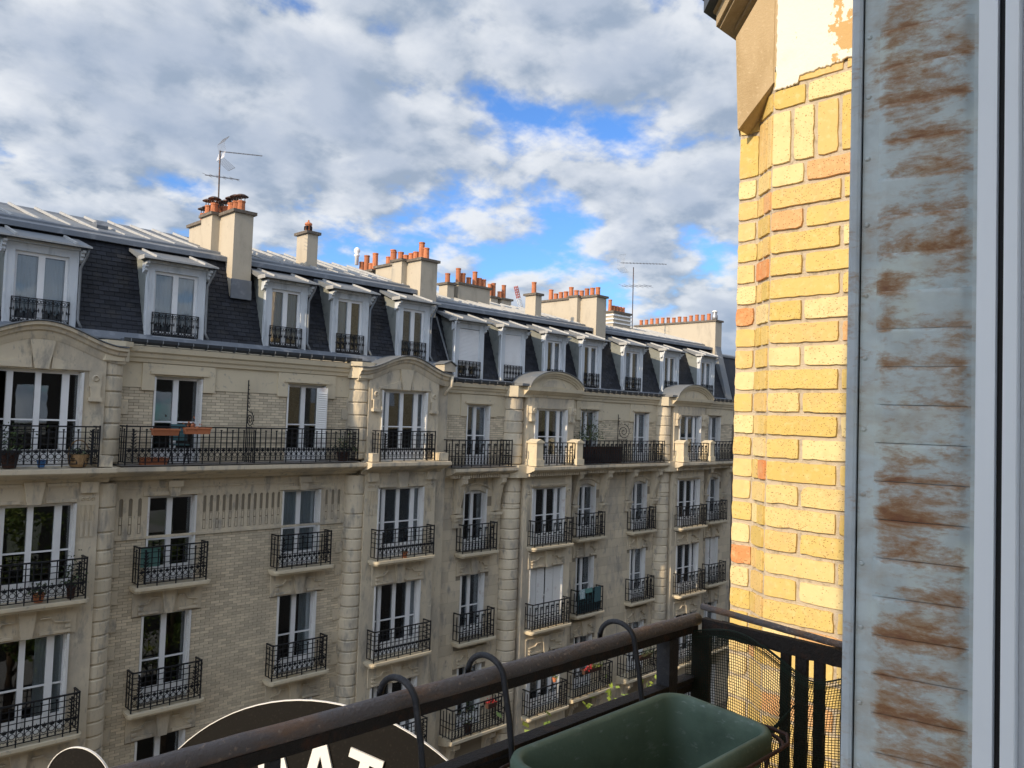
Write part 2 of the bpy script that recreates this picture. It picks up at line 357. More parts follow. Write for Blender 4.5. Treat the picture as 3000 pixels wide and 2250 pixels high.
def masonry(x0, x1, z0, z1, holes, ch, bl, j, y0, y1, jit=.0015, half=True):
    n = max(1, round((z1-z0)/ch)); h = (z1-z0)/n; out_ = []
    for i in range(n):
        a, b = z0+i*h+j/2, z0+(i+1)*h-j/2; iv = [(x0, x1)]
        for (hx0, hx1, hz0, hz1) in holes:
            if hz1 <= a+.002 or hz0 >= b-.002: continue
            nv = []
            for (p, q) in iv:
                if hx1 <= p or hx0 >= q: nv.append((p, q)); continue
                if hx0 > p: nv.append((p, hx0))
                if hx1 < q: nv.append((hx1, q))
            iv = nv
        off = (i % 2)*bl/2
        for (p, q) in iv:
            k = math.floor((p-x0-off)/bl); x = x0+off+k*bl
            while x < q-.01:
                u, v = max(p, x), min(q, x+bl)
                if v-u > .03:
                    out_.append((u+j/2, v-j/2, y0-rnd.uniform(-jit, jit), y1, a, b))
                x += bl
    return out_
def wall_holes(mb, x0, x1, z0, z1, holes, y, depth):
    """front sheet at y with openings and their reveals going to y+depth"""
    xs = sorted({x0, x1, *[h[0] for h in holes], *[h[1] for h in holes]}); zs = sorted({z0, z1, *[h[2] for h in holes], *[h[3] for h in holes]})
    xs = [x for x in xs if x0 <= x <= x1]; zs = [z for z in zs if z0 <= z <= z1]
    for a, b in zip(xs, xs[1:]):
        for c, d in zip(zs, zs[1:]):
            mx, mz = (a+b)/2, (c+d)/2
            if any(h[0] < mx < h[1] and h[2] < mz < h[3] for h in holes): continue
            mb.quad((a, y, c), (b, y, c), (b, y, d), (a, y, d))
    for (a, b, c, d) in holes:
        t = y+depth
        mb.quad((a, y, c), (a, y, d), (a, t, d), (a, t, c)); mb.quad((b, y, c), (b, t, c), (b, t, d), (b, y, d))
        mb.quad((a, y, d), (b, y, d), (b, t, d), (a, t, d)); mb.quad((a, y, c), (a, t, c), (b, t, c), (b, y, c))
        
# ------------------------------------------------------------------ repeated facade parts (local: origin = bottom centre of the opening at the wall face, +y goes in)
def m_frame(w_, h, lay, arch, dm=False):
    mb = MB(); hw = w_/2; y0, y1 = .17, .23
    mb.box(-hw, -hw+.06, y0, y1, 0, h); mb.box(hw-.06, hw, y0, y1, 0, h)
    mb.box(-hw+.06, hw-.06, y0, y1, h-.07, h); mb.box(-hw+.06, hw-.06, y0, y1, 0, .09)
    if arch: mb.box(-hw+.06, hw-.06, y0, y1-.01, h-.16, h-.07)
    for x, ww in lay: mb.box(x-ww/2, x+ww/2, y0-.015, y1, .09, h-.07)
    mb.box(-hw+.06, hw-.06, y0+.012, y1-.01, .09, .14 if dm else .36)           # solid lower panel
    if not dm: mb.box(-hw+.06, hw-.06, y0+.004, y1-.01, .98, 1.015)         # lock rail
    return mb
def m_panes(w_, h, a, b, zb): return MB().box(a, b, .198, .206, zb, h-.07)
def m_shutter(h, side, d=.20):
    mb = MB(); x0, x1 = (0, .045) if side < 0 else (-.045, 0)
    mb.box(x0, x1, -.01, d-.05, .02, h-.02)
    xi = x1 if side < 0 else x0; sg = 1 if side < 0 else -1
    n = int((h-.2)/.062)
    for i in range(n):
        z = .1+i*.062; mb.prism_y([(xi, z), (xi+sg*.018, z), (xi, z+.045)], .01, d-.07)
    mb.box(x0, x1, -.035, -.014, .02, h-.02)
    return mb
def m_room(w_, h, mg=.5, b=2.6):
    mb = MB(); a = w_/2+mg
    for q in ([(-a, b, -.2), (a, b, -.2), (a, b, h+.3), (-a, b, h+.3)], [(-a, .27, -.2), (-a, b, -.2), (-a, b, h+.3), (-a, .27, h+.3)], [(a, .27, -.2), (a, .27, h+.3), (a, b, h+.3), (a, b, -.2)],
              [(-a, .27, h+.3), (-a, b, h+.3), (a, b, h+.3), (a, .27, h+.3)], [(-a, .27, -.2), (a, .27, -.2), (a, b, -.2), (-a, b, -.2)]): mb.quad(*q)
    hw = w_/2
    for q in ([(-a, .27, -.2), (-hw, .27, -.2), (-hw, .27, h+.3), (-a, .27, h+.3)], [(hw, .27, -.2), (a, .27, -.2), (a, .27, h+.3), (hw, .27, h+.3)]): mb.quad(*q)
    return mb
def m_curtain(a, b, z0, z1, y=.255):
    mb = MB(); n = max(8, int((b-a)/.03)); pr = [(a+(b-a)*i/n, y+.015*math.sin(i*1.7)+.008*math.sin(i*.6)) for i in range(n+1)]
    for p, q in zip(pr, pr[1:]): mb.quad((p[0], p[1], z0), (q[0], q[1], z0), (q[0], q[1], z1), (p[0], p[1], z1))
    return mb
def window(parent, cx, z0, z1, y, w_, lites, curtain=None, arch=False, shut='both', open_=False, closed_shut=False, dm=False):
    h = round(z1-z0, 3); hw = w_/2
    if lites == 4: lay = [(-hw+.31, .12), (0, .11), (hw-.31, .14)]
    else: lay = [(0, .125)]
    loc = (cx, y, z0)
    f = link('window', shared(('fr', w_, h, lites, arch, dm), lambda: m_frame(w_, h, lay, arch, dm), 'window', M['white']), parent, loc)
    ed = [-hw+.06]+[v for x, ww in lay for v in (x-ww/2, x+ww/2)]+[hw-.06]
    for i in range(0, len(ed), 2):
        if open_ and i == 0: continue
        a, b = round(ed[i], 3), round(ed[i+1], 3)
        link('pane', shared(('pa', a, b, h, dm), lambda: m_panes(w_, h, a, b, .14 if dm else .36), 'pane', M['glass']), f, loc)
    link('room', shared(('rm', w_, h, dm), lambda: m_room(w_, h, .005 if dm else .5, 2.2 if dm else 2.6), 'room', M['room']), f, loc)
    if shut:
        for s in (-1, 1):
            link('shutter', shared(('sh', h, s), lambda: m_shutter(h, s), 'shutter', M['shutter']), f, (cx+s*hw, y, z0))
    if closed_shut:
        mb = MB(); n = int(h/.055)
        for a, b in ((-hw+.05, -hw*.52), (-hw*.50, -.02), (.05, hw*.5), (hw*.52, hw-.05)):
            mb.box(a, b, .08, .10, .02, h-.02)
            for i in range(n): mb.prism_x([(.08, .05+i*.055), (.062, .05+i*.055), (.08, .085+i*.055)], a+.02, b-.02)
        mb.v = [(x+cx, q+y, z+z0) for x, q, z in mb.v]; mb.build('shutter', M['shutter'], f)
    if curtain:
        for (a, b, zz0, zz1, m_) in curtain:
            link('curtain', shared(('cu', a, b, zz0, zz1, h), lambda: m_curtain(a*hw, b*hw, zz0*h, zz1*h), 'curtain', M[m_]), f, loc)
    return f
def ring(mb, cx, cy, cz, r, t, n=9, a0=0., a1=6.2832, ax='x'):
    pts = []; full = abs(a1-a0) > 6.2
    k = n if full else n+1
    for i in range(k):
        a = a0+(a1-a0)*i/n; p, q = r*math.cos(a), r*math.sin(a)
        pts.append((cx+p, cy, cz+q) if ax == 'x' else (cx, cy+p, cz+q))
    mb.tube(pts, t, 3, closed=full, caps=False)
def spiral(mb, cx, cy, cz, r0, r1, turns, a0, t, n=26, ax='x', sg=1):
    pts = []
    for i in range(n+1):
        a = a0+sg*6.2832*turns*i/n; r = r0+(r1-r0)*i/n; p, q = r*math.cos(a), r*math.sin(a)
        pts.append((cx+p, cy, cz+q) if ax == 'x' else (cx, cy+p, cz+q))
    mb.tube(pts, t, 3)
def leaf3(mb, x, y, z, dx, dz, wd=.012):
    n = Vector((-dz, 0, dx)).normalized()*wd; d = Vector((dx, 0, dz)); p = Vector((x, y, z)); t = Vector((0, .006, 0))
    q = [p, p+d*.5+n, p+d, p+d*.5-n]
    mb.add([v-t for v in q]+[v+t for v in q], [(0, 1, 2, 3), (7, 6, 5, 4), (0, 4, 5, 1), (1, 5, 6, 2), (2, 6, 7, 3), (3, 7, 4, 0)])
def rail_a(w_, d, h=.93, ends=True, vine=True):
    """left building: square grid, short bars with knobs, scroll and palm band below, leafy ends"""
    mb = MB(); hw = w_/2; z0 = .06
    def run(ax, a, b, fix, full):
        B = lambda u0, u1, t0, t1, za, zb: mb.box(u0, u1, fix-t1, fix-t0, za, zb) if ax == 'x' else mb.box(fix-t1, fix-t0, u0, u1, za, zb)
        B(a, b, -.02, .02, h-.03, h); B(a, b, -.008, .008, z0, z0+.02)
        for z in (.40, .53, .66, .79): B(a, b, -.007, .007, h-.93+z, h-.93+z+.016)
        n = max(1, round((b-a)/.145)); s = (b-a)/n
        for i in range(n+1):
            u = a+i*s; big = i % 3 == 0
            top = h if i % 2 == 0 else h-.07
            B(u-.0105, u+.0105, -.0105, .0105, 0 if big else z0, top)
            if i % 2: B(u-.02, u+.02, -.014, .014, top-.03, top)
        if ax == 'x':
            for i in range(n):
                u = a+(i+.5)*s
                ring(mb, u, fix, z0+.17, .052, .0095)
                ring(mb, u-.03, fix, z0+.06, .034, .0085, 6, .3, 3.9); ring(mb, u+.03, fix, z0+.06, .034, .0085, 6, 2.84, -.8)
                for q in (-.062, -.032, 0, .032, .062): leaf3(mb, u, fix, z0+.23, q, .115-abs(q)*.75, .015)
    run('x', -hw, hw, 0, True)
    if d > 0:
        run('y', 0, d, -hw, False); run('y', 0, d, hw, False)
    for s in (-1, 1):
        mb.box(s*hw-.014, s*hw+.014, -.014, .014, 0, h+.015)
    if vine and w_ > 1.2:
        for s in (-1, 1):
            u = s*(hw-.16)
            mb.box(u-.009, u+.009, -.02, -.008, .05, h-.1)
            for i in range(7):
                z = .32+i*.07
                for q in (-1, 1): leaf3(mb, u, -.016, z, q*(.085-.006*i), .06, .014)
    return mb
def rail_b(w_, d, h=.93):
    """right building: upright bars with palmette heads and a scroll band"""
    mb = MB(); hw = w_/2
    def run(ax, a, b, fix):
        B = lambda u0, u1, t0, t1, za, zb: mb.box(u0, u1, fix-t1, fix-t0, za, zb) if ax == 'x' else mb.box(fix-t1, fix-t0, u0, u1, za, zb)
        B(a, b, -.02, .02, h-.032, h); B(a, b, -.008, .008, .05, .07); B(a, b, -.006, .006, .335, .357); B(a, b, -.006, .006, .515, .533)
        n = max(1, round((b-a)/.135)); s = (b-a)/n
        for i in range(n+1):
            u = a+i*s; B(u-.012, u+.012, -.012, .012, 0 if i % 3 == 0 else .05, h if i % 2 == 0 else h-.12)
        if ax == 'x':
            for i in range(n):
                u = a+(i+.5)*s
                ring(mb, u, fix, .25, .05, .0115, 8, -1.2, 4.3); ring(mb, u, fix, .13, .045, .0115, 8, 1.9, 7.4)
                if i % 2:
                    for q in (-.05, 0, .05): leaf3(mb, u, fix, h-.20, q, .10-abs(q)*.7, .018)
                    leaf3(mb, u, fix, h-.22, -.045, -.02, .014); leaf3(mb, u, fix, h-.22, .045, -.02, .014)
                    for q in (-.04, .04): leaf3(mb, u, fix, .40, q, .06, .018)
    run('x', -hw, hw, 0)
    if d > 0: run('y', 0, d, -hw); run('y', 0, d, hw)
    for s in (-1, 1): mb.box(s*hw-.014, s*hw+.014, -.014, .014, 0, h+.015)
    return mb
def rail_c(w_, h=.56):
    mb = MB(); hw = w_/2
    mb.box(-hw, hw, -.012, .012, h-.02, h); mb.box(-hw, hw, -.009, .009, 0, .018); mb.box(-hw, hw, -.005, .005, .12, .13); mb.box(-hw, hw, -.005, .005, h-.14, h-.13)
    n = max(4, round(w_/.15)); s = w_/n
    for i in range(n+1):
        u = -hw+i*s; mb.box(u-.011, u+.011, -.011, .011, 0, h)
        mb.box(u-.022, u+.022, -.014, .014, h*.5-.02, h*.5+.02)
        if i < n:
            c = u+s/2
            ring(mb, c-.03, 0, h-.075, .032, .009, 7); ring(mb, c+.03, 0, h-.075, .032, .009, 7); ring(mb, c-.03, 0, .07, .032, .009, 7); ring(mb, c+.03, 0, .07, .032, .009, 7)
            for q in (-1, 1):
                leaf3(mb, u+s*.28 if q < 0 else u+s*.72, 0, h*.42, 0, .11, .014)
    return mb
def rail(parent, kind, cx, y, z, w_, d, h=.93, name='balcony_railing'):
    fn = {'a': lambda: rail_a(w_, d, h), 'b': lambda: rail_b(w_, d, h), 'c': lambda: rail_c(w_, h)}[kind]
    return link(name, shared((kind, round(w_, 3), round(d, 3), h), fn, name, M['iron']), parent, (cx, y, z))
def m_sill(w_, d, t=.13, r=.12):
    mb = MB(); hw = w_/2; pl = [(-hw, .02), (-hw, -d+r)]
    pl += [(-hw+r-r*math.cos(a), -d+r-r*math.sin(a)) for a in (.4, .8, 1.2)]
    pl += [(-hw+r, -d), (hw-r, -d)]+[(hw-r+r*math.sin(a), -d+r-r*math.cos(a)) for a in (.4, .8, 1.2)]+[(hw, -d+r), (hw, .02)]
    mb.prism_z(pl, -t*.55, 0); mb.prism_z([(x*.965, y*.85) for x, y in pl], -t, -t*.55)
    return mb
def m_lintel(w_, h):
    """carved stone panel over a window: raised field, keystone and two shouldered mouldings"""
    mb = MB(); hw = w_/2
    mb.box(-hw, hw, -.035, .02, 0, h); mb.box(-hw, hw, -.075, -.0355, h*.93, h)
    k = h*.5; mb.prism_y([(-.10, .01), (.10, .01), (.17, h*.98), (-.17, h*.98)], -.12, -.03)
    for s in (-1, 1):
        a, b = s*.24, s*(hw-.12)
        q = [(a, .04), (b, .04), (b, .04+h*.1), (a, .04+h*.1)]
        mb.prism_y(q if s > 0 else q[::-1], -.105, -.03)
        pts = [(a, h*.62), (s*(.24+(hw-.36)*.35), h*.62), (s*(.24+(hw-.36)*.5), h*.46), (b, h*.42)]
        for p0, p1 in zip(pts, pts[1:]): mb.prism_y([(p0[0], p0[1]), (p1[0], p1[1]), (p1[0], p1[1]+.03), (p0[0], p0[1]+.03)], -.10, -.03)
        mb.box(min(b, b-s*.1), max(b, b-s*.1), -.105, -.03, h*.24, h*.34)
    return mb
def sweep_x(mb, xs, zf, prof):
    """profile [(y, dz)] carried along x with height zf(x)"""
    n = len(prof); vs_ = [(x, y, zf(x)+dz) for x in xs for y, dz in prof]; fs = []
    for i in range(len(xs)-1):
        for k in range(n): fs.append((i*n+k, (i+1)*n+k, (i+1)*n+(k+1) % n, i*n+(k+1) % n))
    fs += [tuple(range(n)), tuple((len(xs)-1)*n+k for k in range(n))[::-1]]
    mb.add(vs_, fs)

YF = 19.3; GZ = -17.0
# ------------------------------------------------------------------ ground, street
structure(MB().box(-700, 700, -700, 700, GZ-.6, GZ-.1).build('ground', M['ground']))
structure(MB().box(-60, 90, 4.4, 15.0, GZ-.09, GZ).build('road', M['asphalt']))
structure(MB().box(-60, 90, .46, 4.4, GZ-.09, GZ+.13).build('pavement', M['pave']))
structure(MB().box(-60, 90, 15.0, 19.25, GZ-.09, GZ+.13).build('pavement', M['pave']))
ln_ = MB()
for i in range(40): ln_.quad((-40+i*3, 9.62, GZ+.004), (-38.5+i*3, 9.62, GZ+.004), (-38.5+i*3, 9.74, GZ+.004), (-40+i*3, 9.74, GZ+.004))
structure(ln_.build('road_marking', M['paint_line']))

def roof_y(z, z0, z1): return 19.55+(z-z0)*.92/(z1-z0)
def mansard(bld, x0, x1, z0, z1, zr, dorm, seen0, sx1):
    """steep slate slope, shallow zinc roof with battens, ridge"""
    yb = roof_y(z1, z0, z1)
    ms = MB(); ms.prism_x([(19.57, z0-.25), (19.57, z0), (yb+.03, z1), (yb+.03, z1-.3), (20.1, z0-.25)], x0, x1)
    msl = ms.build('mansard_slope', M['slate'], bld)
    nrow = round((z1-z0-.12)/.112); hz = (z1-z0-.12)/nrow; sl_ = []
    for i in range(nrow):
        za, zb = z0+.12+i*hz, z0+.12+(i+1)*hz; x = seen0+(i % 2)*.115
        while x < sx1-.05:
            b = min(x+.23, sx1); mx = (x+b)/2
            if not any(c-w_/2-.02 < mx < c+w_/2+.02 and za < z1-.55 for c, w_ in dorm):
                sl_.append((x+.004, b-.004, rnd.uniform(-.003, .003), 0, za+rnd.uniform(-.004, .004), zb+.02))
            x += .23
    def fn(m, xa, xb, dy, _, za, zb):
        ya, yc = roof_y(za, z0, z1)+dy, roof_y(zb, z0, z1)
        m.add([(xa, ya-.002, za), (xb, ya-.002, za), (xb, yc+.016, zb), (xa, yc+.016, zb), (xa, ya+.022, za), (xb, ya+.022, za)], [(0, 1, 2, 3), (0, 4, 5, 1), (0, 3, 4), (1, 5, 2)])
    pieces('slate', sl_, M['slate'], msl, 300, fn=fn)
    fl = MB(); fl.prism_x([(19.42, z0-.06), (19.42, z0-.03), (19.545, z0+.13), (19.58, z0+.13), (19.56, z0-.06)], x0, x1); fl.build('flashing', M['zinc_dk'], bld)
    sl = (zr-z1)/(24.5-20.46)
    zr_ = MB(); zr_.prism_x([(20.42, z1-.02), (20.42, z1+.06), (20.81, z1+.06+.39*sl), (20.81, z1+.12+.39*sl), (24.5, zr+.02), (29, z1), (29, z1-.1), (24.5, zr-.12), (20.46, z1-.06)], x0, x1)
    zo = zr_.build('zinc_roof', M['zinc'], bld)
    ed = MB(); ed.prism_x([(20.32, z1-.09), (20.32, z1+.03), (20.418, z1+.07), (20.418, z1-.09)], x0, x1)
    ed.prism_x([(20.75, z1+.05+.33*sl), (20.75, z1+.11+.33*sl), (20.808, z1+.14+.35*sl), (20.808, z1+.06+.33*sl)], x0, x1)
    ed.build('zinc_edge', M['zinc_dk'], zo)
    rc = MB(); rc.prism_x([(24.36, zr-.03), (24.5, zr+.07), (24.64, zr-.03)], x0, x1); rc.build('ridge_cap', M['zinc_dk'], zo)
    y0, y1 = 20.88, 24.32; za = z1+.12+(y0-20.46)*sl-.03; zb = z1+.12+(y1-20.46)*sl-.045
    bm = MB(); bm.add([(-.03, 0, 0), (.03, 0, 0), (.022, 0, .065), (-.022, 0, .065), (-.03, y1-y0, zb-za), (.03, y1-y0, zb-za), (.022, y1-y0, zb-za+.065), (-.022, y1-y0, zb-za+.065)],
                      [(0, 1, 2, 3), (7, 6, 5, 4), (0, 4, 5, 1), (1, 5, 6, 2), (2, 6, 7, 3), (3, 7, 4, 0)])
    me = bm.mesh('batten', M['zinc_lt']); x = x0+.3
    while x < x1-.1:
        if x > seen0-1: link('batten', me, zo, (x, y0, za))
        x += .62
    return zo
def gutter(bld, x0, x1, z, gaps=()):
    xs = [x0]+[v for g in gaps for v in g]+[x1]
    for a, b in zip(xs[::2], xs[1::2]):
        m = MB(); m.prism_x([(19.23, z+.11), (19.21, z+.05), (19.15, z), (19.08, z), (19.02, z+.05), (19.0, z+.12), (19.02, z+.12), (19.04, z+.06), (19.09, z+.02), (19.14, z+.02), (19.19, z+.06), (19.21, z+.11)], a, b)
        g = m.build('gutter', M['gutter'], bld); s = MB(); x = a+.15
        while x < b-.05:
            s.tube([(x, 19.015, z+.125), (x, 18.995, z+.05), (x, 19.07, z-.012), (x, 19.16, z-.012)], .013, 4); x += .36
        s.build('gutter_strap', M['zinc'], g)
def dormer(bld, cx, w_, z0, zt, curtain=None, shutter=0., pipe='r', railing=True, rail_h=.55):
    hw = w_/2; yf = 19.55
    m = MB(); j = .17
    m.box(cx-hw, cx-hw+j, yf, yf+.14, z0-.05, zt); m.box(cx+hw-j, cx+hw, yf, yf+.14, z0-.05, zt)
    m.box(cx-hw+j, cx+hw-j, yf+.01, yf+.14, zt-.17, zt); m.box(cx-hw+j, cx+hw-j, yf-.03, yf+.14, z0-.05, z0+.06)
    m.box(cx-hw-.015, cx-hw+.02, yf-.015, yf+.02, z0-.05, zt); m.box(cx+hw-.02, cx+hw+.015, yf-.015, yf+.02, z0-.05, zt)
    m.box(cx-hw-.02, cx+hw+.02, yf-.1, yf+.1, zt+.002, zt+.06)
    for s in (-1, 1):                                                  # scrolled eaves brackets
        x = cx+s*(hw+.03); m.prism_x([(yf+.1, zt), (yf-.22, zt), (yf-.20, zt-.05), (yf-.12, zt-.07), (yf-.12, zt-.12), (yf-.05, zt-.14), (yf-.05, zt-.2), (yf+.01, zt-.24), (yf+.1, zt-.26)], min(x, x+s*.07), max(x, x+s*.07))
    d = m.build('dormer', M['dormer'], bld)
    for s in (-1, 1):
        ch = MB(); x = cx+s*(hw-.02); ch.prism_x([(yf+.141, z0), (yf+.141, zt+.04), (20.36, zt+.30), (20.36, zt-.1), (19.9, z0)], min(x, x+s*.03), max(x, x+s*.03)); ch.build('cheek', M['cheek'], d)
    rf = MB(); e = hw+.20
    rf.prism_x([(yf-.30, zt+.065), (yf-.30, zt+.09), (20.36, zt+.42), (20.36, zt+.35), (yf+.12, zt+.07)], cx-e, cx+e); r = rf.build('dormer_roof', M['zinc'], d)
    for q in (-.42, .42):
        bt = MB(); x = cx+q*w_; bt.add([(x-.028, yf-.26, zt+.10), (x+.028, yf-.26, zt+.10), (x+.02, yf-.26, zt+.15), (x-.02, yf-.26, zt+.15), (x-.028, 20.3, zt+.405), (x+.028, 20.3, zt+.405), (x+.02, 20.3, zt+.455), (x-.02, 20.3, zt+.455)],
                                       [(0, 1, 2, 3), (7, 6, 5, 4), (0, 4, 5, 1), (1, 5, 6, 2), (2, 6, 7, 3), (3, 7, 4, 0)]); bt.build('batten', M['zinc_lt'], d)
    fc = MB(); fc.box(cx-e, cx+e, yf-.315, yf-.302, zt+.05, zt+.088); fc.box(cx-e-.012, cx-e-.001, yf-.31, yf+.1, zt+.03, zt+.13); fc.build('fascia', M['zinc_lt'], d)
    s = 1 if pipe == 'r' else -1; x = cx+s*(hw+.05)
    pp = MB(); pp.tube([(cx+s*(e-.05), yf-.2, zt+.04), (cx+s*(e-.06), yf-.14, zt-.1), (x, yf-.04, zt-.38), (x, yf-.03, zt-.6), (x, yf-.03, z0+.25), (x+s*.05, yf-.12, z0+.08)], .03, 7); pp.build('drainpipe', M['zinc'] if s > 0 else M['dormer'], d, smooth=True)
    wz0, wz1 = z0+.06, zt-.17; ww = w_-2*j
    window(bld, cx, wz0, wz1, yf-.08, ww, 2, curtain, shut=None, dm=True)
    if shutter:
        mb = MB(); zz = wz1-(wz1-wz0)*shutter; n = int((wz1-zz)/.045)
        for i in range(n): mb.prism_x([(yf+.05, zz+i*.045), (yf+.038, zz+i*.045+.012), (yf+.038, zz+i*.045+.034), (yf+.05, zz+(i+1)*.045)], cx-ww/2, cx+ww/2)
        mb.box(cx-ww/2, cx+ww/2, yf+.03, yf+.055, zz-.04, zz); mb.build('roller_shutter', M['white'], d)
    if railing: rail(bld, 'c', cx, yf-.03, wz0+.03, ww+.06, 0, rail_h)
def pot(parent, x, y, z, r, h, style='plain'):
    m = MB(); m.lathe(x, y, [(r*1.08, 0), (r*1.08, .03), (r, .05), (r*.93, h-.05), (r*1.06, h-.04), (r*1.06, h), (r*.8, h), (r*.75, h-.06)], 10, z)
    m.build('chimney_pot', M['terracotta'], parent, smooth=False)
    if style == 'hat':
        c = MB(); hh = h+.13
        for a in (0, 2.1, 4.2): c.tube([(x+r*.9*math.cos(a), y+r*.9*math.sin(a), z+h-.02), (x+r*.9*math.cos(a), y+r*.9*math.sin(a), z+hh)], .012, 3)
        c.lathe(x, y, [(r*1.75, hh-.012), (r*1.75, hh), (r*1.0, hh+.045), (.02, hh+.065)], 12); c.v = [(p, q, t) if False else (p, q, t) for p, q, t in c.v]
        # lathe was built around z=0: lift the hat part
        k = len(c.v)-48; c.v = c.v[:k]+[(p, q, t+z) for p, q, t in c.v[k:]]
        c.build('cowl', M['cowl'], parent)
    if style == 'lantern':
        c = MB(); c.lathe(x, y, [(r*1.25, h), (r*1.1, h+.05), (r*.3, h+.09), (r*.25, h+.13), (.02, h+.15)], 10, z); c.build('cowl', M['terracotta'], parent)
        k = MB(); 
        for a in range(5):
            t = a*1.2566; k.box(x+r*.97*math.cos(t)-.03, x+r*.97*math.cos(t)+.03, y+r*.97*math.sin(t)-.03, y+r*.97*math.sin(t)+.03, z+h*.35, z+h*.8)
        k.build('vent_slot', M['hole'], parent)
def chimney(bld, x0, x1, y0, y1, z0, z1, pots, pier=None, pr=.095, hat='plain', capmat='cap', flash=None):
    b = MB(); b.box(x0, x1, y0, y1, z0, z1)
    if pier: b.box(pier[0], x0-.002, pier[1], pier[2], z0, z1+.03)
    c = b.build('chimney', M['render'], bld)
    k = MB(); k.box(x0-.07, x1+.07, y0-.07, y1+.07, z1+.001, z1+.085)
    if pier: k.box(pier[0]-.06, x0-.071, pier[1]-.06, pier[2]+.06, z1+.031, z1+.11)
    k.build('cap', M[capmat], c)
    if flash: f = MB(); f.box(x0-.02, x1+.02, y0-.025, y0-.002, z0-.05, flash); f.box(x0-.025, x1+.025, y0-.04, y0-.027, z0-.05, z0+.22); f.build('flashing', M['zinc_dk'], c)
    for (px, py, h, st) in pots: pot(c, px, py, z1+.08+(.03 if False else 0), pr, h, st)
    return c
def column(bld, cx, cy, r, zlist, mat, sm=True):
    """half-round corner pier, each stone drum a piece"""
    core = MB(); pl = [(cx+(r-.035)*math.cos(a), cy-(r-.035)*math.sin(a)) for a in [math.pi*i/10 for i in range(11)]]+[(cx-r+.012, cy+.14), (cx+r-.012, cy+.14)]
    core.prism_z(pl, zlist[-1], zlist[0]); p = core.build('pilaster', M['stone'], bld)
    for a, b in zip(zlist, zlist[1:]):
        d = MB(); e = .014; rr = r*rnd.uniform(.995, 1.005)
        pl = [(cx+q*math.cos(t), cy-q*math.sin(t)) for t, q in [(math.pi*i/12, rr) for i in range(13)]]+[(cx-rr, cy+.1), (cx+rr, cy+.1)]
        pl2 = [(cx+(x-cx)*.94, cy+(y-cy)*.94) for x, y in pl]
        n = len(pl); z0, z1 = b+e, a-e; s = .02
        vs_ = [(x, y, z0) for x, y in pl2]+[(x, y, z0+s) for x, y in pl]+[(x, y, z1-s) for x, y in pl]+[(x, y, z1) for x, y in pl2]
        d.add(vs_, [(k*n+i, k*n+(i+1) % n, (k+1)*n+(i+1) % n, (k+1)*n+i) for k in range(3) for i in range(n)]+[tuple(range(n))[::-1], tuple(3*n+i for i in range(n))])
        d.build('stone_drum', M[mat], p)

# ================================================================== LEFT BUILDING (cream brick and limestone)
A = empty('apartment_building', (9.4, YF, GZ), 'cream brick and limestone apartment building with slate mansard and curved bay gables opposite', 'building', 'buildings across the street')
XA0, XA1 = -14.0, 15.98
WC = [7.65, 11.13]; BC = [4.58, 14.2]
SILL = [-1.40, -4.22, -7.08, -9.94, -12.8, -15.9]; TOP = [.69, -2.17, -4.97, -7.86, -10.72, -13.6]
holes = [(c-.585, c+.585, s, t) for c in WC for s, t in zip(SILL, TOP)]
hl = [(c-.6, c+.6, s, t) for c in (-10, -7, -3.6, -.6) for s, t in zip(SILL, TOP)]
w0 = MB(); wall_holes(w0, 5.9, 12.9, GZ, 1.02, holes, YF+.012, .34); w9 = MB(); wall_holes(w9, XA0, 3.25, GZ, 1.02, hl, YF, .34); w9.build('wall', M['stone'], A)
WA = w0.build('wall', M['fmortar'], A)
# bricks
brk = masonry(6.28, 12.5, -1.39, .395, holes, .0705, .232, .010, YF, YF+.03)
for z0, z1 in ((-12.9, -3.17),):
    pan = [(c-.82, c+.82, t-.03, t+.62) for c in WC for t in TOP[2:]]
    brk += masonry(6.28, 12.5, z0, z1, holes+pan, .0705, .232, .010, YF, YF+.03)
pieces('brick', brk, M['fbrick'], WA)
# stone dressings: top band, fluted frieze, window surrounds, quoins
tb = MB(); wall_holes(tb, 6.1, 12.7, .40, 1.0, [h for h in holes if h[3] == .69], YF-.022, .1)
for c in WC:
    tb.box(c-.88, c+.88, YF-.06, YF-.023, .72, .985); tb.box(c-.88, c-.59, YF-.06, YF-.023, .34, .72); tb.box(c+.59, c+.88, YF-.06, YF-.023, .34, .72)
    tb.box(c-.70, c+.70, YF-.10, YF-.061, .735, .80)
tb.build('stone_band', M['stone_clean'], A)
slots = []
for x in [6.47, 6.68, 6.89, 11.9, 12.1, 12.3]: slots.append(x)
slots += [8.44+i*.167 for i in range(13)]
fh = [h for h in holes if h[3] == -2.17]+[(x-.043, x+.043, -2.62, -2.20) for x in slots]+[(x-.038, x+.038, -3.04, -2.63) for x in slots]
fz = MB(); wall_holes(fz, 6.1, 12.7, -3.15, -1.72, fh, YF-.02, .028)
for x in slots:
    fz.box(x-.024, x+.024, YF-.016, YF+.01, -2.80, -2.645); fz.box(x-.024, x+.024, YF-.016, YF+.01, -3.025, -2.83)
    fz.prism_y([(x-.043, -2.20), (x-.043, -2.245), (x-.03, -2.215), (x, -2.201)], YF-.0195, YF); fz.prism_y([(x+.043, -2.20), (x, -2.201), (x+.03, -2.215), (x+.043, -2.245)], YF-.0195, YF)
fz.box(6.2, 12.6, YF-.045, YF-.021, -3.16, -3.10); fz.box(6.2, 12.6, YF-.05, YF-.021, -1.98, -1.94)
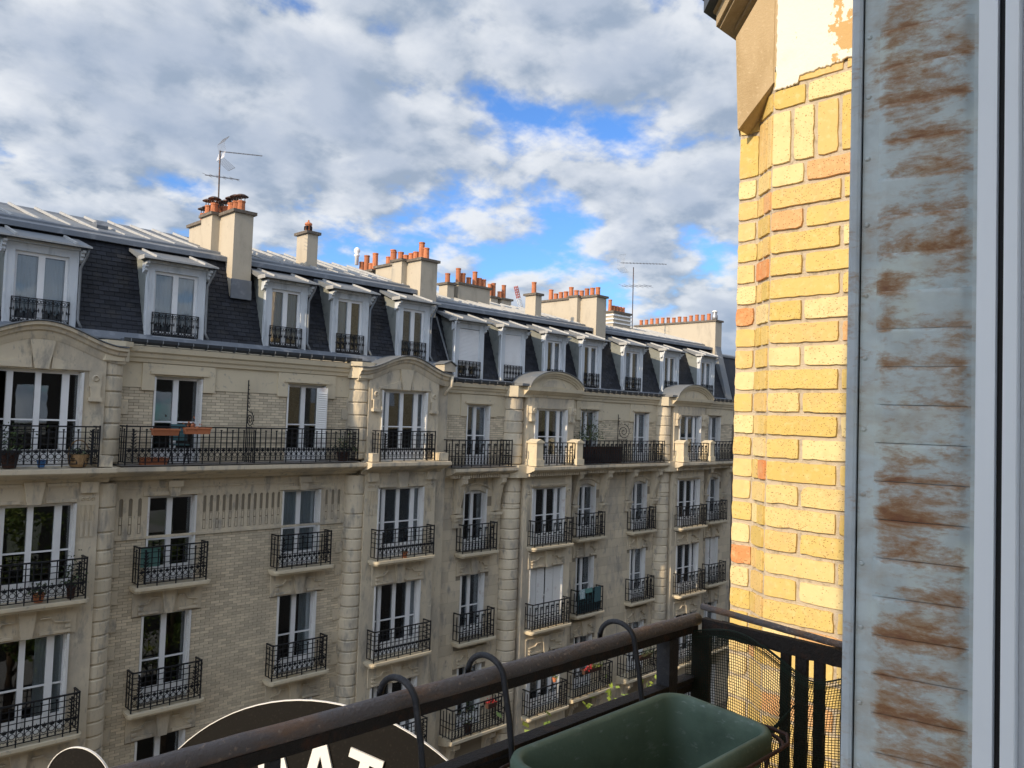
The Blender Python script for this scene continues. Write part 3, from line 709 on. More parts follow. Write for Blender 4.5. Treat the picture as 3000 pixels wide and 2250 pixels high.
for c in WC:
    fz.box(c-.70, c+.70, YF-.065, YF-.021, -2.155, -2.06); fz.prism_y([(c-.10, -2.17), (c+.10, -2.17), (c+.15, -1.82), (c-.15, -1.82)], YF-.15, YF-.066)
    fz.box(c-.17, c+.17, YF-.2, YF-.151, -1.95, -1.80)
fz.build('fluted_frieze', M['stone'], A)
for c in WC:
    for t in TOP[2:5]: link('lintel', shared(('li', 1.64, .62), lambda: m_lintel(1.64, .62), 'lintel', M['stone']), A, (c, YF-.001, t))
for sx, xa in ((1, 6.14), (-1, 12.62)):
    z = .38; i = 0
    while z > -12.5:
        if not (-3.2 < z < -1.4):
            L = .36 if i % 2 else .2; q = MB(); q.box(min(xa, xa+sx*L), max(xa, xa+sx*L), YF-.028, YF+.02, z-.305, z-.008); q.build('quoin_stone', M['stone'], WA)
        z -= .313; i += 1
# cornice, balcony slab
cn = MB(); cn.prism_x([(19.3, .98), (19.22, 1.0), (19.2, 1.08), (19.16, 1.12), (19.14, 1.2), (19.09, 1.24), (19.07, 1.36), (19.5, 1.43), (19.6, .98)], 5.95, 12.85); cn.build('cornice', M['stone_clean'], A); cn = MB(); cn.prism_x([(19.3, .98), (19.2, 1.08), (19.14, 1.2), (19.07, 1.36), (19.5, 1.43), (19.6, .98)], XA0, 3.0); cn.build('cornice', M['stone_clean'], A)
def slab(bld, x0, x1, yf, z, yw=19.3):
    s = MB(); s.prism_x([(yw, z-.38), (yf+.5, z-.35), (yf+.45, z-.28), (yf+.20, z-.22), (yf+.10, z-.17), (yf+.03, z-.15), (yf, z-.12), (yf, z-.03), (yw, z)], x0, x1); return s.build('balcony_slab', M['stone'], bld)
slab(A, 5.99, 12.72, 18.58, -1.40)
tp = MB(); tp.box(6.2, 12.5, 18.63, 19.28, -1.398, -1.385); tp.build('balcony_floor', M['slab'], A)
rail(A, 'a', 9.37, 18.66, -1.385, 6.16, .58, .90)
# bays
for bi, c in enumerate(BC):
    hw = 1.29; yb = 18.9
    bh = [(c-.84, c+.84, s, t-.02) for s, t in zip(SILL, TOP)]
    b = MB(); wall_holes(b, c-hw, c+hw, GZ, .72, bh, yb, .34)
    for s in (-1, 1): b.quad((c+s*hw, yb, GZ), (c+s*hw, 19.4, GZ), (c+s*hw, 19.4, .72), (c+s*hw, yb, .72))
    zf = lambda x: 1.25+.44*(.5+.5*math.cos(math.pi*min(1, abs(x-c)/1.62)))
    xs = [c-1.68+3.36*i/36 for i in range(37)]
    top = [(x, zf(x)-.3) for x in xs if abs(x-c) <= hw]
    b.prism_y([(c-hw, .721)]+[(c-hw, zf(c-hw)-.3)]+top+[(c+hw, zf(c+hw)-.3), (c+hw, .721)], yb, 19.45)
    bo = b.build('bay', M['stone'], A)
    ar = MB(); sweep_x(ar, xs, zf, [(19.46, 0), (18.70, 0), (18.70, -.07), (18.77, -.10), (18.79, -.17), (18.84, -.20), (18.86, -.28), (18.89, -.36), (19.46, -.36)]); ar.build('curved_cornice', M['stone'], bo)
    zt = MB(); sweep_x(zt, xs, zf, [(18.66, .012), (18.66, .03), (19.75, .06), (19.75, .012)]); zt.build('zinc_cover', M['zinc'], bo)
    k = MB(); k.prism_y([(c-.13, .69), (c+.13, .69), (c+.24, 1.30), (c-.24, 1.30)], yb-.07, yb-.001); k.build('keystone', M['stone'], bo)
    for s in (-1, 1):
        tr = MB(); q = [(c+s*.18, .70), (c+s*.95, .70), (c+s*.95, .73), (c+s*.2, .95)]; tr.prism_y(q if s > 0 else q[::-1], yb-.045, yb-.001); tr.build('moulding', M['stone'], bo)
        cs = MB(); x = c+s*1.07; cs.box(x-.13, x+.13, yb-.04, yb-.001, .35, .68); cs.box(x-.10, x+.10, yb-.09, yb-.041, .12, .38); cs.box(x-.13, x+.13, yb-.13, yb-.001, .03, .12)
        ring(cs, x, yb-.05, .54, .06, .022, 10); cs.build('console', M['stone'], bo)
    # frieze under balcony
    fr = MB()
    fr.prism_y([(c-.13, -2.19), (c+.13, -2.19), (c+.20, -1.72), (c-.20, -1.72)], yb-.09, yb-.001)
    for s in (-1, 1):
        fr.box(min(c+s*.24, c+s*.84), max(c+s*.24, c+s*.84), yb-.04, yb-.001, -2.17, -2.10); fr.box(min(c+s*.24, c+s*.84), max(c+s*.24, c+s*.84), yb-.04, yb-.001, -1.82, -1.76)
        x = c+s*1.06; fr.box(x-.17, x+.17, yb-.10, yb-.001, -1.98, -1.74)
        for i in (-1, 0, 1):
            fr.box(x+i*.1-.03, x+i*.1+.03, yb-.02, yb-.001, -2.95, -2.62); ring(fr, x+i*.1, yb-.012, -2.12, .035, .012, 8)
            fr.box(x+i*.1-.038, x+i*.1-.030, yb-.018, yb-.001, -2.6, -2.25); fr.box(x+i*.1+.030, x+i*.1+.038, yb-.018, yb-.001, -2.6, -2.25)
    fr.build('frieze', M['stone'], bo)
    for t in TOP[2:5]: link('lintel', shared(('li', 1.9, .60), lambda: m_lintel(1.9, .60), 'lintel', M['stone']), bo, (c, yb-.001, t-.02))
    slab(A, c-1.46, c+1.46, 18.36, -1.39, 18.9)
    for q in (-1.24, 1.24): st = MB(); st.box(c+q-.15, c+q+.15, 18.46, 18.88, -1.389, -1.16); st.build('plinth', M['stone'], A)
    rail(A, 'a', c-.15 if bi else c+.1, 18.45, -1.385, 1.98, .4, .88)
    cu = {0: [None, None, [(.3, 1, .1, .95, 'curtain')], None, None], 1: [None, [(-1, 1, .05, .97, 'curtain')], [(.45, 1, .05, .97, 'curtain')], None, None]}[bi]
    for i in range(5):
        window(A, c, SILL[i], TOP[i]-.02, yb, 1.68, 4, cu[i], open_=(bi == 0 and i == 0))
        if i:
            link('sill', shared(('si', 2.2, .42), lambda: m_sill(2.2, .42), 'sill', M['stone_clean']), A, (c, yb-.001, SILL[i]-.01))
            rail(A, 'a', c, yb-.36, SILL[i], 2.02, .36, .88)
# half-round banded piers beside the bays
for cx in (6.02, 12.76):
    zl = [.95, .62]+[.62-.36*i for i in range(1, 6)]+[-1.35]
    column(A, cx, 19.2, .29, zl, 'stone')
    column(A, cx, 19.2, .29, [-1.8, -2.35, -2.9, -3.3]+[-3.3-.315*i for i in range(1, 30)], 'stone')
    m = MB(); m.prism_z([(cx-.36, 19.3), (cx-.36, 19.0), (cx-.2, 18.84), (cx+.2, 18.84), (cx+.36, 19.0), (cx+.36, 19.3)], .96, 1.30); m.prism_z([(cx-.42, 19.3), (cx-.42, 18.95), (cx-.2, 18.78), (cx+.2, 18.78), (cx+.42, 18.95), (cx+.42, 19.3)], 1.301, 1.42); m.build('capital', M['stone_clean'], A)
    st = MB(); st.box(cx+.29 if cx > 9 else cx-.31, cx+.31 if cx > 9 else cx-.29, 18.93, 19.3, GZ, .95); st.build('corner_strip', M['stone'], A)
# main windows
cuA = {(0, 0): None, (1, 0): None, (0, 1): None, (1, 1): [(-1, 1, .12, .97, 'curtain')], (0, 2): None, (1, 2): [(.35, 1, .1, .97, 'curtain')]}
for wi, c in enumerate(WC):
    for i in range(5):
        window(A, c, SILL[i], TOP[i], YF, 1.17, 2, cuA.get((wi, i)))
        if i:
            link('sill', shared(('si', 1.78, .42), lambda: m_sill(1.78, .42), 'sill', M['stone_clean']), A, (c-.02, YF-.03, SILL[i]-.01))
            rail(A, 'a', c-.04, YF-.36, SILL[i], 1.60, .34, .92)
for c in (-.6, -3.6):
    for i in range(4): window(A, c, SILL[i], TOP[i], YF, 1.2, 2)
# half open louvred leaf at the right hand balcony window
lv = MB()
for i in range(30): lv.prism_x([(0, .1+i*.06), (-.02, .1+i*.06), (0, .14+i*.06)], .03, .27)
lv.box(0, .3, .001, .03, .02, 2.0); lv.v = [(11.36+x*.93+y*.1, 19.12-x*.3+y, -1.38+z) for x, y, z in lv.v]; lv.build('shutter', M['shutter'], A)
# wrought iron partition in the middle of the balcony
def iron_screen(bld, x, y0, y1, z0, zt, R0):
    m = MB(); m.box(x-.012, x+.012, y1-.02, y1, z0, zt); m.box(x-.012, x+.012, y0, y1, z0+.88, z0+.9)
    for i in range(5): m.box(x-.01, x+.01, y0+i*(y1-y0)/5, y0+i*(y1-y0)/5+.015, z0, z0+.9)
    zc = z0+.9+R0*1.02; yc = y1-R0*.98
    spiral(m, x, yc, zc, R0, R0*.12, 2.1, 1.57, .014, 40, 'y', 1)
    for k in range(9):
        a = math.pi*(.75-k*.16)+math.pi; p = (x, yc+R0*math.cos(a), zc+R0*math.sin(a)*-1); e = (x, yc+R0*1.32*math.cos(a+.12), zc-R0*1.32*math.sin(a+.12)); m.tube([p, e], [.012, .004], 3)
    z = zc+R0*.9; k = 0
    while z < zt-.06:
        r = .075*(1-(z-zc)/(zt-zc+.3)); s = 1 if k % 2 else -1
        ring(m, x, y1-.012-r, z, r, .009, 7, -1.5, 3.0, 'y'); m.tube([(x, y1-.01, z), (x, y1-.01-.14*(1-k*.08), z+.03)], [.01, .003], 3); z += .115; k += 1
    return m.build('iron_screen', M['iron'], bld)
iron_screen(A, 9.40, 18.68, 19.22, -1.385, .72, .19)
# roof
dA = [(4.65, 1.40), (7.58, 1.40), (10.55, 1.22), (12.60, 1.20), (14.92, 1.20)]
mansard(A, XA0, XA1, 1.55, 3.99, 5.20, dA+[(-3.6, 1.4), (-.6, 1.4)], 2.6, 15.95)
for i, (c, w_) in enumerate(dA): dormer(A, c, w_, 1.60, 3.42, [(-1, 1, .05, .95, 'curtain')] if i != 3 else [(-1, -.1, .3, .95, 'curtain')])
gutter(A, 6.25, 12.70, 1.405)
# lit return of the gable and the little vent house on the party wall
vh = MB(); vh.prism_y([(15.55, 1.35), (16.0, 1.35), (16.0, 1.52), (15.78, 1.66), (15.55, 1.56)], 18.75, 19.2); vo = vh.build('vent_housing', M['render'], A)
vz = MB(); vz.prism_y([(15.50, 1.57), (15.78, 1.675), (16.05, 1.53), (16.05, 1.55), (15.78, 1.70), (15.50, 1.59)], 18.70, 19.25); vz.build('vent_roof', M['zinc'], vo)
dp = MB(); dp.tube([(15.85, 18.72, 1.2), (15.85, 18.74, .9), (15.86, 19.0, .7), (15.92, 19.15, .6), (15.92, 19.18, GZ)], .05, 8)
for z in (-3.3, -5.9, -8.6, -11.3): dp.lathe(15.92, 19.18, [(.05, -.06), (.068, -.05), (.068, .05), (.05, .06)], 8, z)
dp.build('drainpipe', M['ashlar'], A, smooth=True)
pw = MB(); pw.box(15.60, 16.02, 19.1, 19.6, GZ, 1.25); pw.build('party_pier', M['stone'], A)
# chimneys of the left building
pots1 = [(9.43, 20.2+.30*i, .34 if i % 3 else .30, 'hat') for i in range(9)]
C1 = chimney(A, 9.17, 9.70, 20.0, 22.95, 2.95, 5.2, pots1, (8.95, 20.9, 21.6), .105, flash=3.42)
pot(C1, 9.06, 21.05, 5.3, .1, .28, 'hat'); pot(C1, 9.06, 21.42, 5.3, .1, .28, 'hat')
chimney(A, 12.20, 12.56, 21.5, 22.15, 4.1, 5.42, [(12.38, 21.8, .26, 'lantern')], None, .095)
pots3 = [(15.95, 20.4, .40, 'p'), (15.95, 20.65, .62, 'p'), (15.95, 20.95, .34, 'p'), (15.95, 21.2, .32, 'p'), (15.95, 21.5, .30, 'p'), (15.95, 21.8, .44, 'p'), (15.8, 22.0, .46, 'p'), (15.95, 22.25, .58, 'p'), (15.95, 22.5, .36, 'p')]
C3 = chimney(A, 15.60, 16.28, 20.2, 22.75, 3.2, 5.0, pots3, (15.38, 20.95, 21.5), .10)
C3b = chimney(A, 15.60, 16.1, 22.95, 24.2, 4.2, 4.92, [(15.8, 23.1, .62, 'p')], None, .10)
for i, h in enumerate((.3, .62, .42)): pot(C3b, 15.85, 23.4+i*.3, 5.0, .1, h)
vt = MB(); vt.lathe(15.62, 24.0, [(.07, 0), (.07, .3), (.1, .32), (.1, .36), (.06, .40), (.11, .48), (.11, .56), (.05, .63), (.01, .64)], 10, 5.28); vt.build('cowl', M['white'], C3b, smooth=True)
hv = MB(); hv.prism_x([(21.6, 4.40), (21.55, 4.52), (21.62, 4.62), (22.1, 4.64), (22.3, 4.6)], 6.28, 6.55); hv.build('roof_vent', M['zinc_dk'], A)

L0 = empty('apartment_building', (-10, 20, GZ), 'tall plain block added out of view at the left to shade the lower floors', 'building')  # unseen occluder, added to keep low sun off the lower facades
m = MB(); m.box(-30, -4.5, 17.9, 26, GZ, 6.3); m.build('wall', M['stone'], L0)
m = MB(); m.prism_x([(17.9, 6.301), (18.6, 8.6), (25, 9), (26, 6.301)], -30, -4.5); m.build('roof', M['slate'], L0)

# ================================================================== RIGHT BUILDING (pale ashlar)
B = empty('apartment_building', (25.0, YF, GZ), 'pale cut-stone apartment building with two round-topped gables, right of the brick one', 'building', 'buildings across the street')
XB0, XB1 = 16.03, 34.0
WB = [17.52, 23.25, 26.6, 32.3]; BB = [20.62, 29.58]
SB = [-1.65, -4.42, -7.25, -10.15, -13.0]; TB = [.36, -2.42, -5.19, -8.15, -11.05]
hB = [(c-.52, c+.52, s, t) for c in WB for s, t in zip(SB, TB)]
w1 = MB(); wall_holes(w1, XB0, XB1, GZ, .8, hB, YF+.012, .34); w1.box(XB1-.02, XB1, YF+.03, 24, GZ, 1)
WBo = w1.build('wall', M['fmortar'], B)
bays_b = [(c-1.25, c+1.25, -20, 2) for c in BB]+[(18.72, 19.42, -20, 2), (27.68, 28.4, -20, 2)]
pieces('brick', masonry(XB0+.1, XB1-.1, -1.64, .0, hB+bays_b, .0705, .232, .010, YF, YF+.03), M['fbrick'], WBo, 200)
pan = [(c-.72, c+.72, t-.02, t+.58) for c in WB for t in TB[2:]]
pieces('stone_block', masonry(XB0+.02, XB1-.02, -13.0, -2.0, hB+bays_b+pan+[(c-.75, c+.75, -2.7, -1.9) for c in WB], .335, .86, .007, YF, YF+.03, .003), M['ashlar'], WBo, 300)
tb = MB(); wall_holes(tb, XB0, XB1, .005, .75, [h for h in hB if h[3] == .36], YF-.02, .1)
for c in WB:
    tb.box(c-.80, c+.80, YF-.05, YF-.021, .39, .70); tb.box(c-.80, c-.53, YF-.05, YF-.021, -.02, .39); tb.box(c+.53, c+.80, YF-.05, YF-.021, -.02, .39); tb.box(c-.62, c+.62, YF-.09, YF-.051, .40, .46)
tb.build('stone_band', M['stone_clean'], B)
lowb = MB(); wall_holes(lowb, XB0, XB1, -2.02, -1.66, [], YF-.015, .1); lowb.build('stone_band', M['ashlar'], B)
for c in WB:                                                             # arched heads and their hoods
    m = MB(); n = 12; arc = [(c-.53+1.06*i/n, -2.60+.17*(1-((i/n)*2-1)**2)) for i in range(n+1)]
    m.prism_y([(c-.75, -2.68), (c-.75, -2.0), (c+.75, -2.0), (c+.75, -2.68), (c+.53, -2.68)]+arc[::-1]+[(c-.53, -2.68)], YF-.012, YF+.2)
    m.build('arched_head', M['stone'], B)
    hd = MB(); zf = lambda x: -2.36+.17*(1-((x-c)/.62)**2); sweep_x(hd, [c-.62+1.24*i/12 for i in range(13)], zf, [(YF-.013, 0), (YF-.07, 0), (YF-.07, -.05), (YF-.03, -.09), (YF-.013, -.09)]); hd.build('hood_mould', M['stone'], B)
    for s in (-1, 1):                                                    # long scrolled brackets under the balcony
        x = c+s*.86; k = MB(); k.prism_x([(YF, -2.05), (18.82, -2.02), (18.82, -2.18), (18.95, -2.28), (19.02, -2.6), (19.12, -2.95), (19.14, -3.15), (YF, -3.2)], x-.10, x+.10)
        for q in (-.05, .03): k.prism_x([(18.80, -2.05), (18.80, -2.17), (18.93, -2.28), (19.00, -2.6), (19.10, -2.95), (19.14, -2.95), (18.97, -2.2)], x+q, x+q+.025)
        k.box(x-.17, x+.17, 19.06, YF, -3.28, -3.2); k.box(x-.14, x+.14, 19.12, YF, -3.40, -3.281); k.box(x-.10, x+.10, 19.18, YF, -3.62, -3.401); k.box(x-.16, x+.16, 18.8, YF, -2.02, -1.92)
        k.build('bracket', M['stone'], B)
    for t in TB[2:4]: link('lintel', shared(('li', 1.44, .58), lambda: m_lintel(1.44, .58), 'lintel', M['stone']), B, (c, YF-.001, t))
cn = MB()
for a, b in ((XB0, 19.0), (22.1, 27.9), (30.95, XB1)): cn = MB(); cn.prism_x([(19.3, .70), (19.22, .72), (19.2, .80), (19.16, .84), (19.14, .90), (19.09, .93), (19.07, 1.04), (19.5, 1.08), (19.6, .70)], a, b); cn.build('cornice', M['stone_clean'], B)
for a, b, c in ((XB0+.0, 18.80, 17.1), (22.0, 27.75, 24.7), (30.95, XB1, 32.4)):
    slab(B, a, b, 18.6, -1.65); tp = MB(); tp.box(a+.05, b-.05, 18.66, 19.28, -1.648, -1.636); tp.build('balcony_floor', M['slab'], B)
dn = MB()
for a, b in ((16.2, 18.7), (21.95, 27.7), (30.9, 33.9)):
    x = a
    while x < b: dn.box(x, x+.06, 18.86, 19.29, -2.0, -1.87); x += .1
for c in BB:
    x = c-1.3
    while x < c+1.3: dn.box(x, x+.06, 18.56, 18.84, -2.0, -1.87); x += .1
dn.build('dentil', M['stone'], B, kind='stuff')
rail(B, 'b', 17.25, 18.70, -1.636, 2.62, .55, .87)
rail(B, 'b', 24.65, 18.70, -1.636, 5.60, .55, .87)
rail(B, 'b', 32.3, 18.70, -1.636, 2.60, .55, .87)
for bi, c in enumerate(BB):
    hw = 1.22; yb = 18.85
    bh = [(c-.86, c+.86, s, t-.02) for s, t in zip(SB, TB)]
    b = MB(); wall_holes(b, c-hw, c+hw, GZ, .72, bh, yb, .34)
    for s in (-1, 1): b.quad((c+s*hw, yb, GZ), (c+s*hw, 19.4, GZ), (c+s*hw, 19.4, .72), (c+s*hw, yb, .72))
    bo = b.build('bay', M['ashlar'], B)
    en = MB(); en.prism_x([(19.4, .70), (18.82, .72), (18.78, .80), (18.72, .84), (18.66, .90), (18.60, .94), (18.58, 1.06), (19.4, 1.08)], c-1.46, c+1.46); en.build('entablature', M['stone_clean'], bo)
    zf = lambda x: 1.07+.58*math.sqrt(max(0, 1-((x-c)/1.42)**2))**1.25
    xs = [c-1.42*math.cos(math.pi*i/30) for i in range(31)]
    pd = MB(); pd.prism_y([(x, zf(x)-.02) for x in xs], 18.75, 19.5)
    pdo = pd.build('pediment', M['stone_clean'], bo)
    ar = MB(); sweep_x(ar, xs[1:-1], zf, [(19.5, 0), (18.56, 0), (18.56, -.06), (18.62, -.08), (18.64, -.14), (18.69, -.16), (18.70, -.21), (18.76, -.21), (19.5, -.03)]); ar.build('curved_cornice', M['stone_clean'], bo)
    lu = MB(); lu.prism_y([(c-.62, 1.1)]+[(c-.62*math.cos(math.pi*i/12), 1.1+.26*math.sin(math.pi*i/12)) for i in range(13)]+[(c+.62, 1.1)], 18.735, 18.749); lu.build('lunette', M['stone'], bo)
    zc_ = MB(); sweep_x(zc_, xs, zf, [(18.52, .012), (18.52, .03), (19.85, .03), (19.85, .012)]); zc_.box(c-1.75, c-1.35, 18.6, 19.8, 1.081, 1.16); zc_.build('zinc_cover', M['zinc'], bo)
    for s in (-1, 1):
        cs = MB(); x = c+s*1.04; cs.box(x-.12, x+.12, yb-.16, yb-.001, .16, .40); cs.box(x-.09, x+.09, yb-.11, yb-.001, -.06, .16); cs.box(x-.11, x+.11, yb-.14, yb-.001, -.12, -.06); ring(cs, x, yb-.17, .28, .055, .02, 9); cs.build('console', M['stone'], bo)
        ps = MB(); x = c+s*1.05; ps.box(x-.16, x+.16, 18.36, 18.80, -1.639, -.86); ps.box(x-.20, x+.20, 18.32, 18.82, -.859, -.80); ps.prism_y([(x-.19, -.799), (x+.19, -.799), (x, -.72)], 18.33, 18.81); ps.box(x-.20, x+.20, 18.32, 18.82, -1.6385, -1.42); ps.build('stone_post', M['stone_clean'], bo)
        rp = MB()
        for q in (-.06, 0, .06): rp.box(c+s*1.03+q-.018, c+s*1.03+q+.018, yb-.03, yb-.001, -3.9, -2.75)
        ring(rp, c+s*1.03, yb-.02, -2.58, .06, .02, 9); rp.build('pilaster_strip', M['stone'], bo)
    fr = MB(); fr.box(c-.9, c+.9, yb-.06, yb-.001, -2.40, -2.33); fr.box(c-.95, c+.95, yb-.1, yb-.061, -2.35, -2.30); fr.build('moulding', M['stone'], bo)
    slab(B, c-1.36, c+1.36, 18.28, -1.64, 18.85)
    rail(B, 'b', c, 18.45, -1.63, 1.76, 0, .80)
    for i in range(5):
        cur = None
        if (bi, i) == (0, 0): cur = [(-.25, .35, .02, .97, 'curtain_green'), (.45, .62, .02, .97, 'curtain')]
        if (bi, i) == (1, 0): cur = [(-1, 1, .1, .97, 'curtain')]
        if (bi, i) == (1, 2): cur = [(-.9, .3, .02, .97, 'curtain')]
        window(B, c, SB[i], TB[i]-.02, yb, 1.72, 4, cur, closed_shut=((bi, i) == (0, 2)), open_=(bi, i) in ((0, 0), (1, 1)))
        if i:
            link('sill', shared(('si', 2.1, .40), lambda: m_sill(2.1, .40), 'sill', M['stone_clean']), B, (c, yb-.001, SB[i]-.01))
            rail(B, 'b', c-.05, yb-.34, SB[i], 1.90, .34, .90)
    for t in TB[2:4]: link('lintel', shared(('li', 1.9, .58), lambda: m_lintel(1.9, .58), 'lintel', M['stone']), bo, (c, yb-.001, t-.02))
for cx in (19.07, 28.03):
    column(B, cx, 19.22, .34, [.70, .25]+[.25-.40*i for i in range(1, 4)]+[-1.35, -1.60], 'ashlar')
    column(B, cx, 19.22, .34, [-2.05, -2.55, -2.95, -3.12]+[-3.12-.34*i for i in range(1, 28)], 'ashlar')
    m = MB(); m.prism_z([(cx-.40, 19.3), (cx-.40, 19.0), (cx-.2, 18.80), (cx+.3, 18.80), (cx+.40, 18.8), (cx+.40, 19.3)], .701, 1.07); m.build('capital', M['stone_clean'], B); m = MB(); m.prism_z([(cx-.5, 19.3), (cx-.5, 18.95), (cx-.2, 18.66), (cx+.40, 18.66), (cx+.40, 19.3)], -2.04, -1.62); m.build('capital', M['stone_clean'], B)
cuB = {(0, 0): [(-1, 1, .3, .97, 'curtain')], (0, 2): [(-.4, .9, .02, .97, 'curtain')], (2, 0): [(.1, .8, .02, .97, 'curtain')]}
for wi, c in enumerate(WB):
    for i in range(5):
        window(B, c, SB[i], TB[i], YF, 1.04, 2, cuB.get((wi, i)), arch=(i == 1), closed_shut=((wi, i) == (3, 2)))
        if i in (1, 2):
            link('sill', shared(('si', 1.66, .40), lambda: m_sill(1.66, .40), 'sill', M['stone_clean']), B, (c, YF-.03, SB[i]-.01))
            rail(B, 'b', c-.02, YF-.34, SB[i], 1.48, .32, .92)
        if i == 3:
            s = MB(); s.prism_x([(YF, -10.42), (19.0, -10.36), (18.7, -10.26), (18.62, -10.22), (18.62, -10.14), (YF, -10.12)], c-1.2, c+1.2); s.build('balcony_slab', M['stone_clean'], B); rail(B, 'b', c-.05, 18.68, -10.12, 2.25, .58, .95)
            for s_ in (-1, 1):
                k = MB(); x = c+s_*.78; k.prism_x([(YF, -10.43), (18.85, -10.38), (18.85, -10.52), (19.05, -10.6), (19.14, -10.95), (YF, -11.0)], x-.11, x+.11); ring(k, x, 18.95, -10.55, .07, .03, 9, ax='x'); k.build('bracket', M['stone'], B)
iron_screen(B, 24.93, 18.72, 19.2, -1.63, .25, .30)
dB = [(17.25, 1.24), (19.30, 1.14), (21.48, 1.12), (23.60, 1.18), (26.28, 1.30), (29.02, 1.22), (31.98, 1.26)]
mansard(B, XB0, XB1, 1.12, 3.68, 4.78, dB, XB0+.1, XB1-.1)
for i, (c, w_) in enumerate(dB): dormer(B, c, w_, 1.17, 3.05, [(-1, 1, .05, .95, 'curtain')] if i in (4, 5, 6) else None, {0: .72, 1: .93}.get(i, 0), 'l')
gutter(B, XB0+.1, XB1, 1.06, [(19.0, 22.2), (27.9, 31.1)])
e = MB(); e.tube([(16.15, 20.0, 3.2), (16.5, 19.62, 1.6)], .03, 5); e.build('stay_rod', M['zinc'], B)
# chimneys of the right building
def potrow(x, ys, hs): return [(x, y, h, 'p') for y, h in zip(ys, hs)]
chimney(B, 19.06, 19.40, 23.0, 23.5, 4.0, 4.98, [(19.22, 23.2, .38, 'p')], None, .1)
chimney(B, 19.62, 21.28, 23.0, 23.5, 4.0, 5.06, [(19.75, 23.2, .58, 'p'), (20.0, 23.2, .42, 'p'), (20.3, 23.2, .30, 'p'), (20.62, 23.2, .58, 'p'), (20.86, 23.2, .36, 'p'), (21.1, 23.2, .34, 'p')], None, .1)
chimney(B, 23.2, 23.62, 25.0, 25.5, 4.2, 5.18, [(23.3, 25.2, .55, 'p'), (23.52, 25.2, .62, 'p')], None, .1)
chimney(B, 23.85, 24.45, 25.0, 25.5, 4.2, 5.18, [(23.9, 25.2, .3, 'p'), (24.15, 25.2, .62, 'p')], None, .1)
chimney(B, 21.80, 22.14, 20.95, 21.5, 3.4, 4.76, [(21.95, 21.2, .46, 'p')], None, .095)
chimney(B, 24.60, 25.22, 20.2, 23.3, 3.2, 5.0, potrow(24.9, [20.4+.29*i for i in range(10)], [.36, .36, .36, .3, .34, .5, .34, .34, .30, .5]), (24.38, 21.05, 21.5), .1)
C8 = chimney(B, 28.63, 29.95, 22.5, 23.3, 4.0, 5.0, [(28.75+.25*i, 22.8, (.55 if i == 0 else .3), 'p') for i in range(5)]+[(28.7, 23.1, .34, 'p')], None, .09)
sb = MB()
for z in (4.5, 4.68, 4.86): sb.box(28.58, 30.0, 22.44, 23.35, z, z+.06)
sb.build('stone_course', M['white'], C8)
C9 = chimney(B, 33.72, 34.3, 20.2, 25.0, 3.0, 5.0, potrow(34.0, [20.75+.34*i for i in range(13)], [.36, .33, .36, .34, .30, .33, .30, .33, .34, .33, .34, .30, .3]), None, .095)
ow = MB(); ow.lathe(34.0, 20.42, [(.10, 0), (.15, .08), (.15, .24), (.10, .30), (.12, .36), (.11, .42)], 10, 5.085); ow.build('cowl', M['metal'], C9, smooth=True)
ow = MB(); ow.lathe(34.0, 20.42, [(.14, .42), (.14, .46), (.05, .50)], 10, 5.087); ow.build('cowl_cap', M['white'], C9)
sk = MB(); sk.prism_x([(19.5, 1.0), (19.5, 1.2), (20.18, 3.7), (20.25, 4.02), (20.5, 4.02), (20.3, 1.0)], 33.75, 34.25); sk.build('party_wall_edge', M['zinc'], B)
# building beyond the last party wall
Dn = empty('apartment_building', (41, YF, GZ), 'slate-roofed building just showing beyond the far end party wall beside the yellow brick corner', 'building', 'buildings across the street')
m = MB(); m.box(34.35, 60, YF, 24, GZ, 1.1); m.build('wall', M['far'], Dn)
m = MB(); m.prism_x([(19.45, 1.1), (20.2, 3.3), (24, 4.0), (28, 3.0), (28, 1.1)], 34.35, 60); m.build('roof', M['slate'], Dn)
m = MB(); m.prism_x([(20.15, 3.31), (20.15, 3.40), (24, 4.12), (24, 4.02)], 34.35, 60); m.build('roof_zinc', M['zinc'], Dn)
m = MB()
for i in range(6): m.box(36+i*3.2, 37+i*3.2, YF-.02, YF-.001, -1.2, .5)
m.build('window', M['white'], Dn)
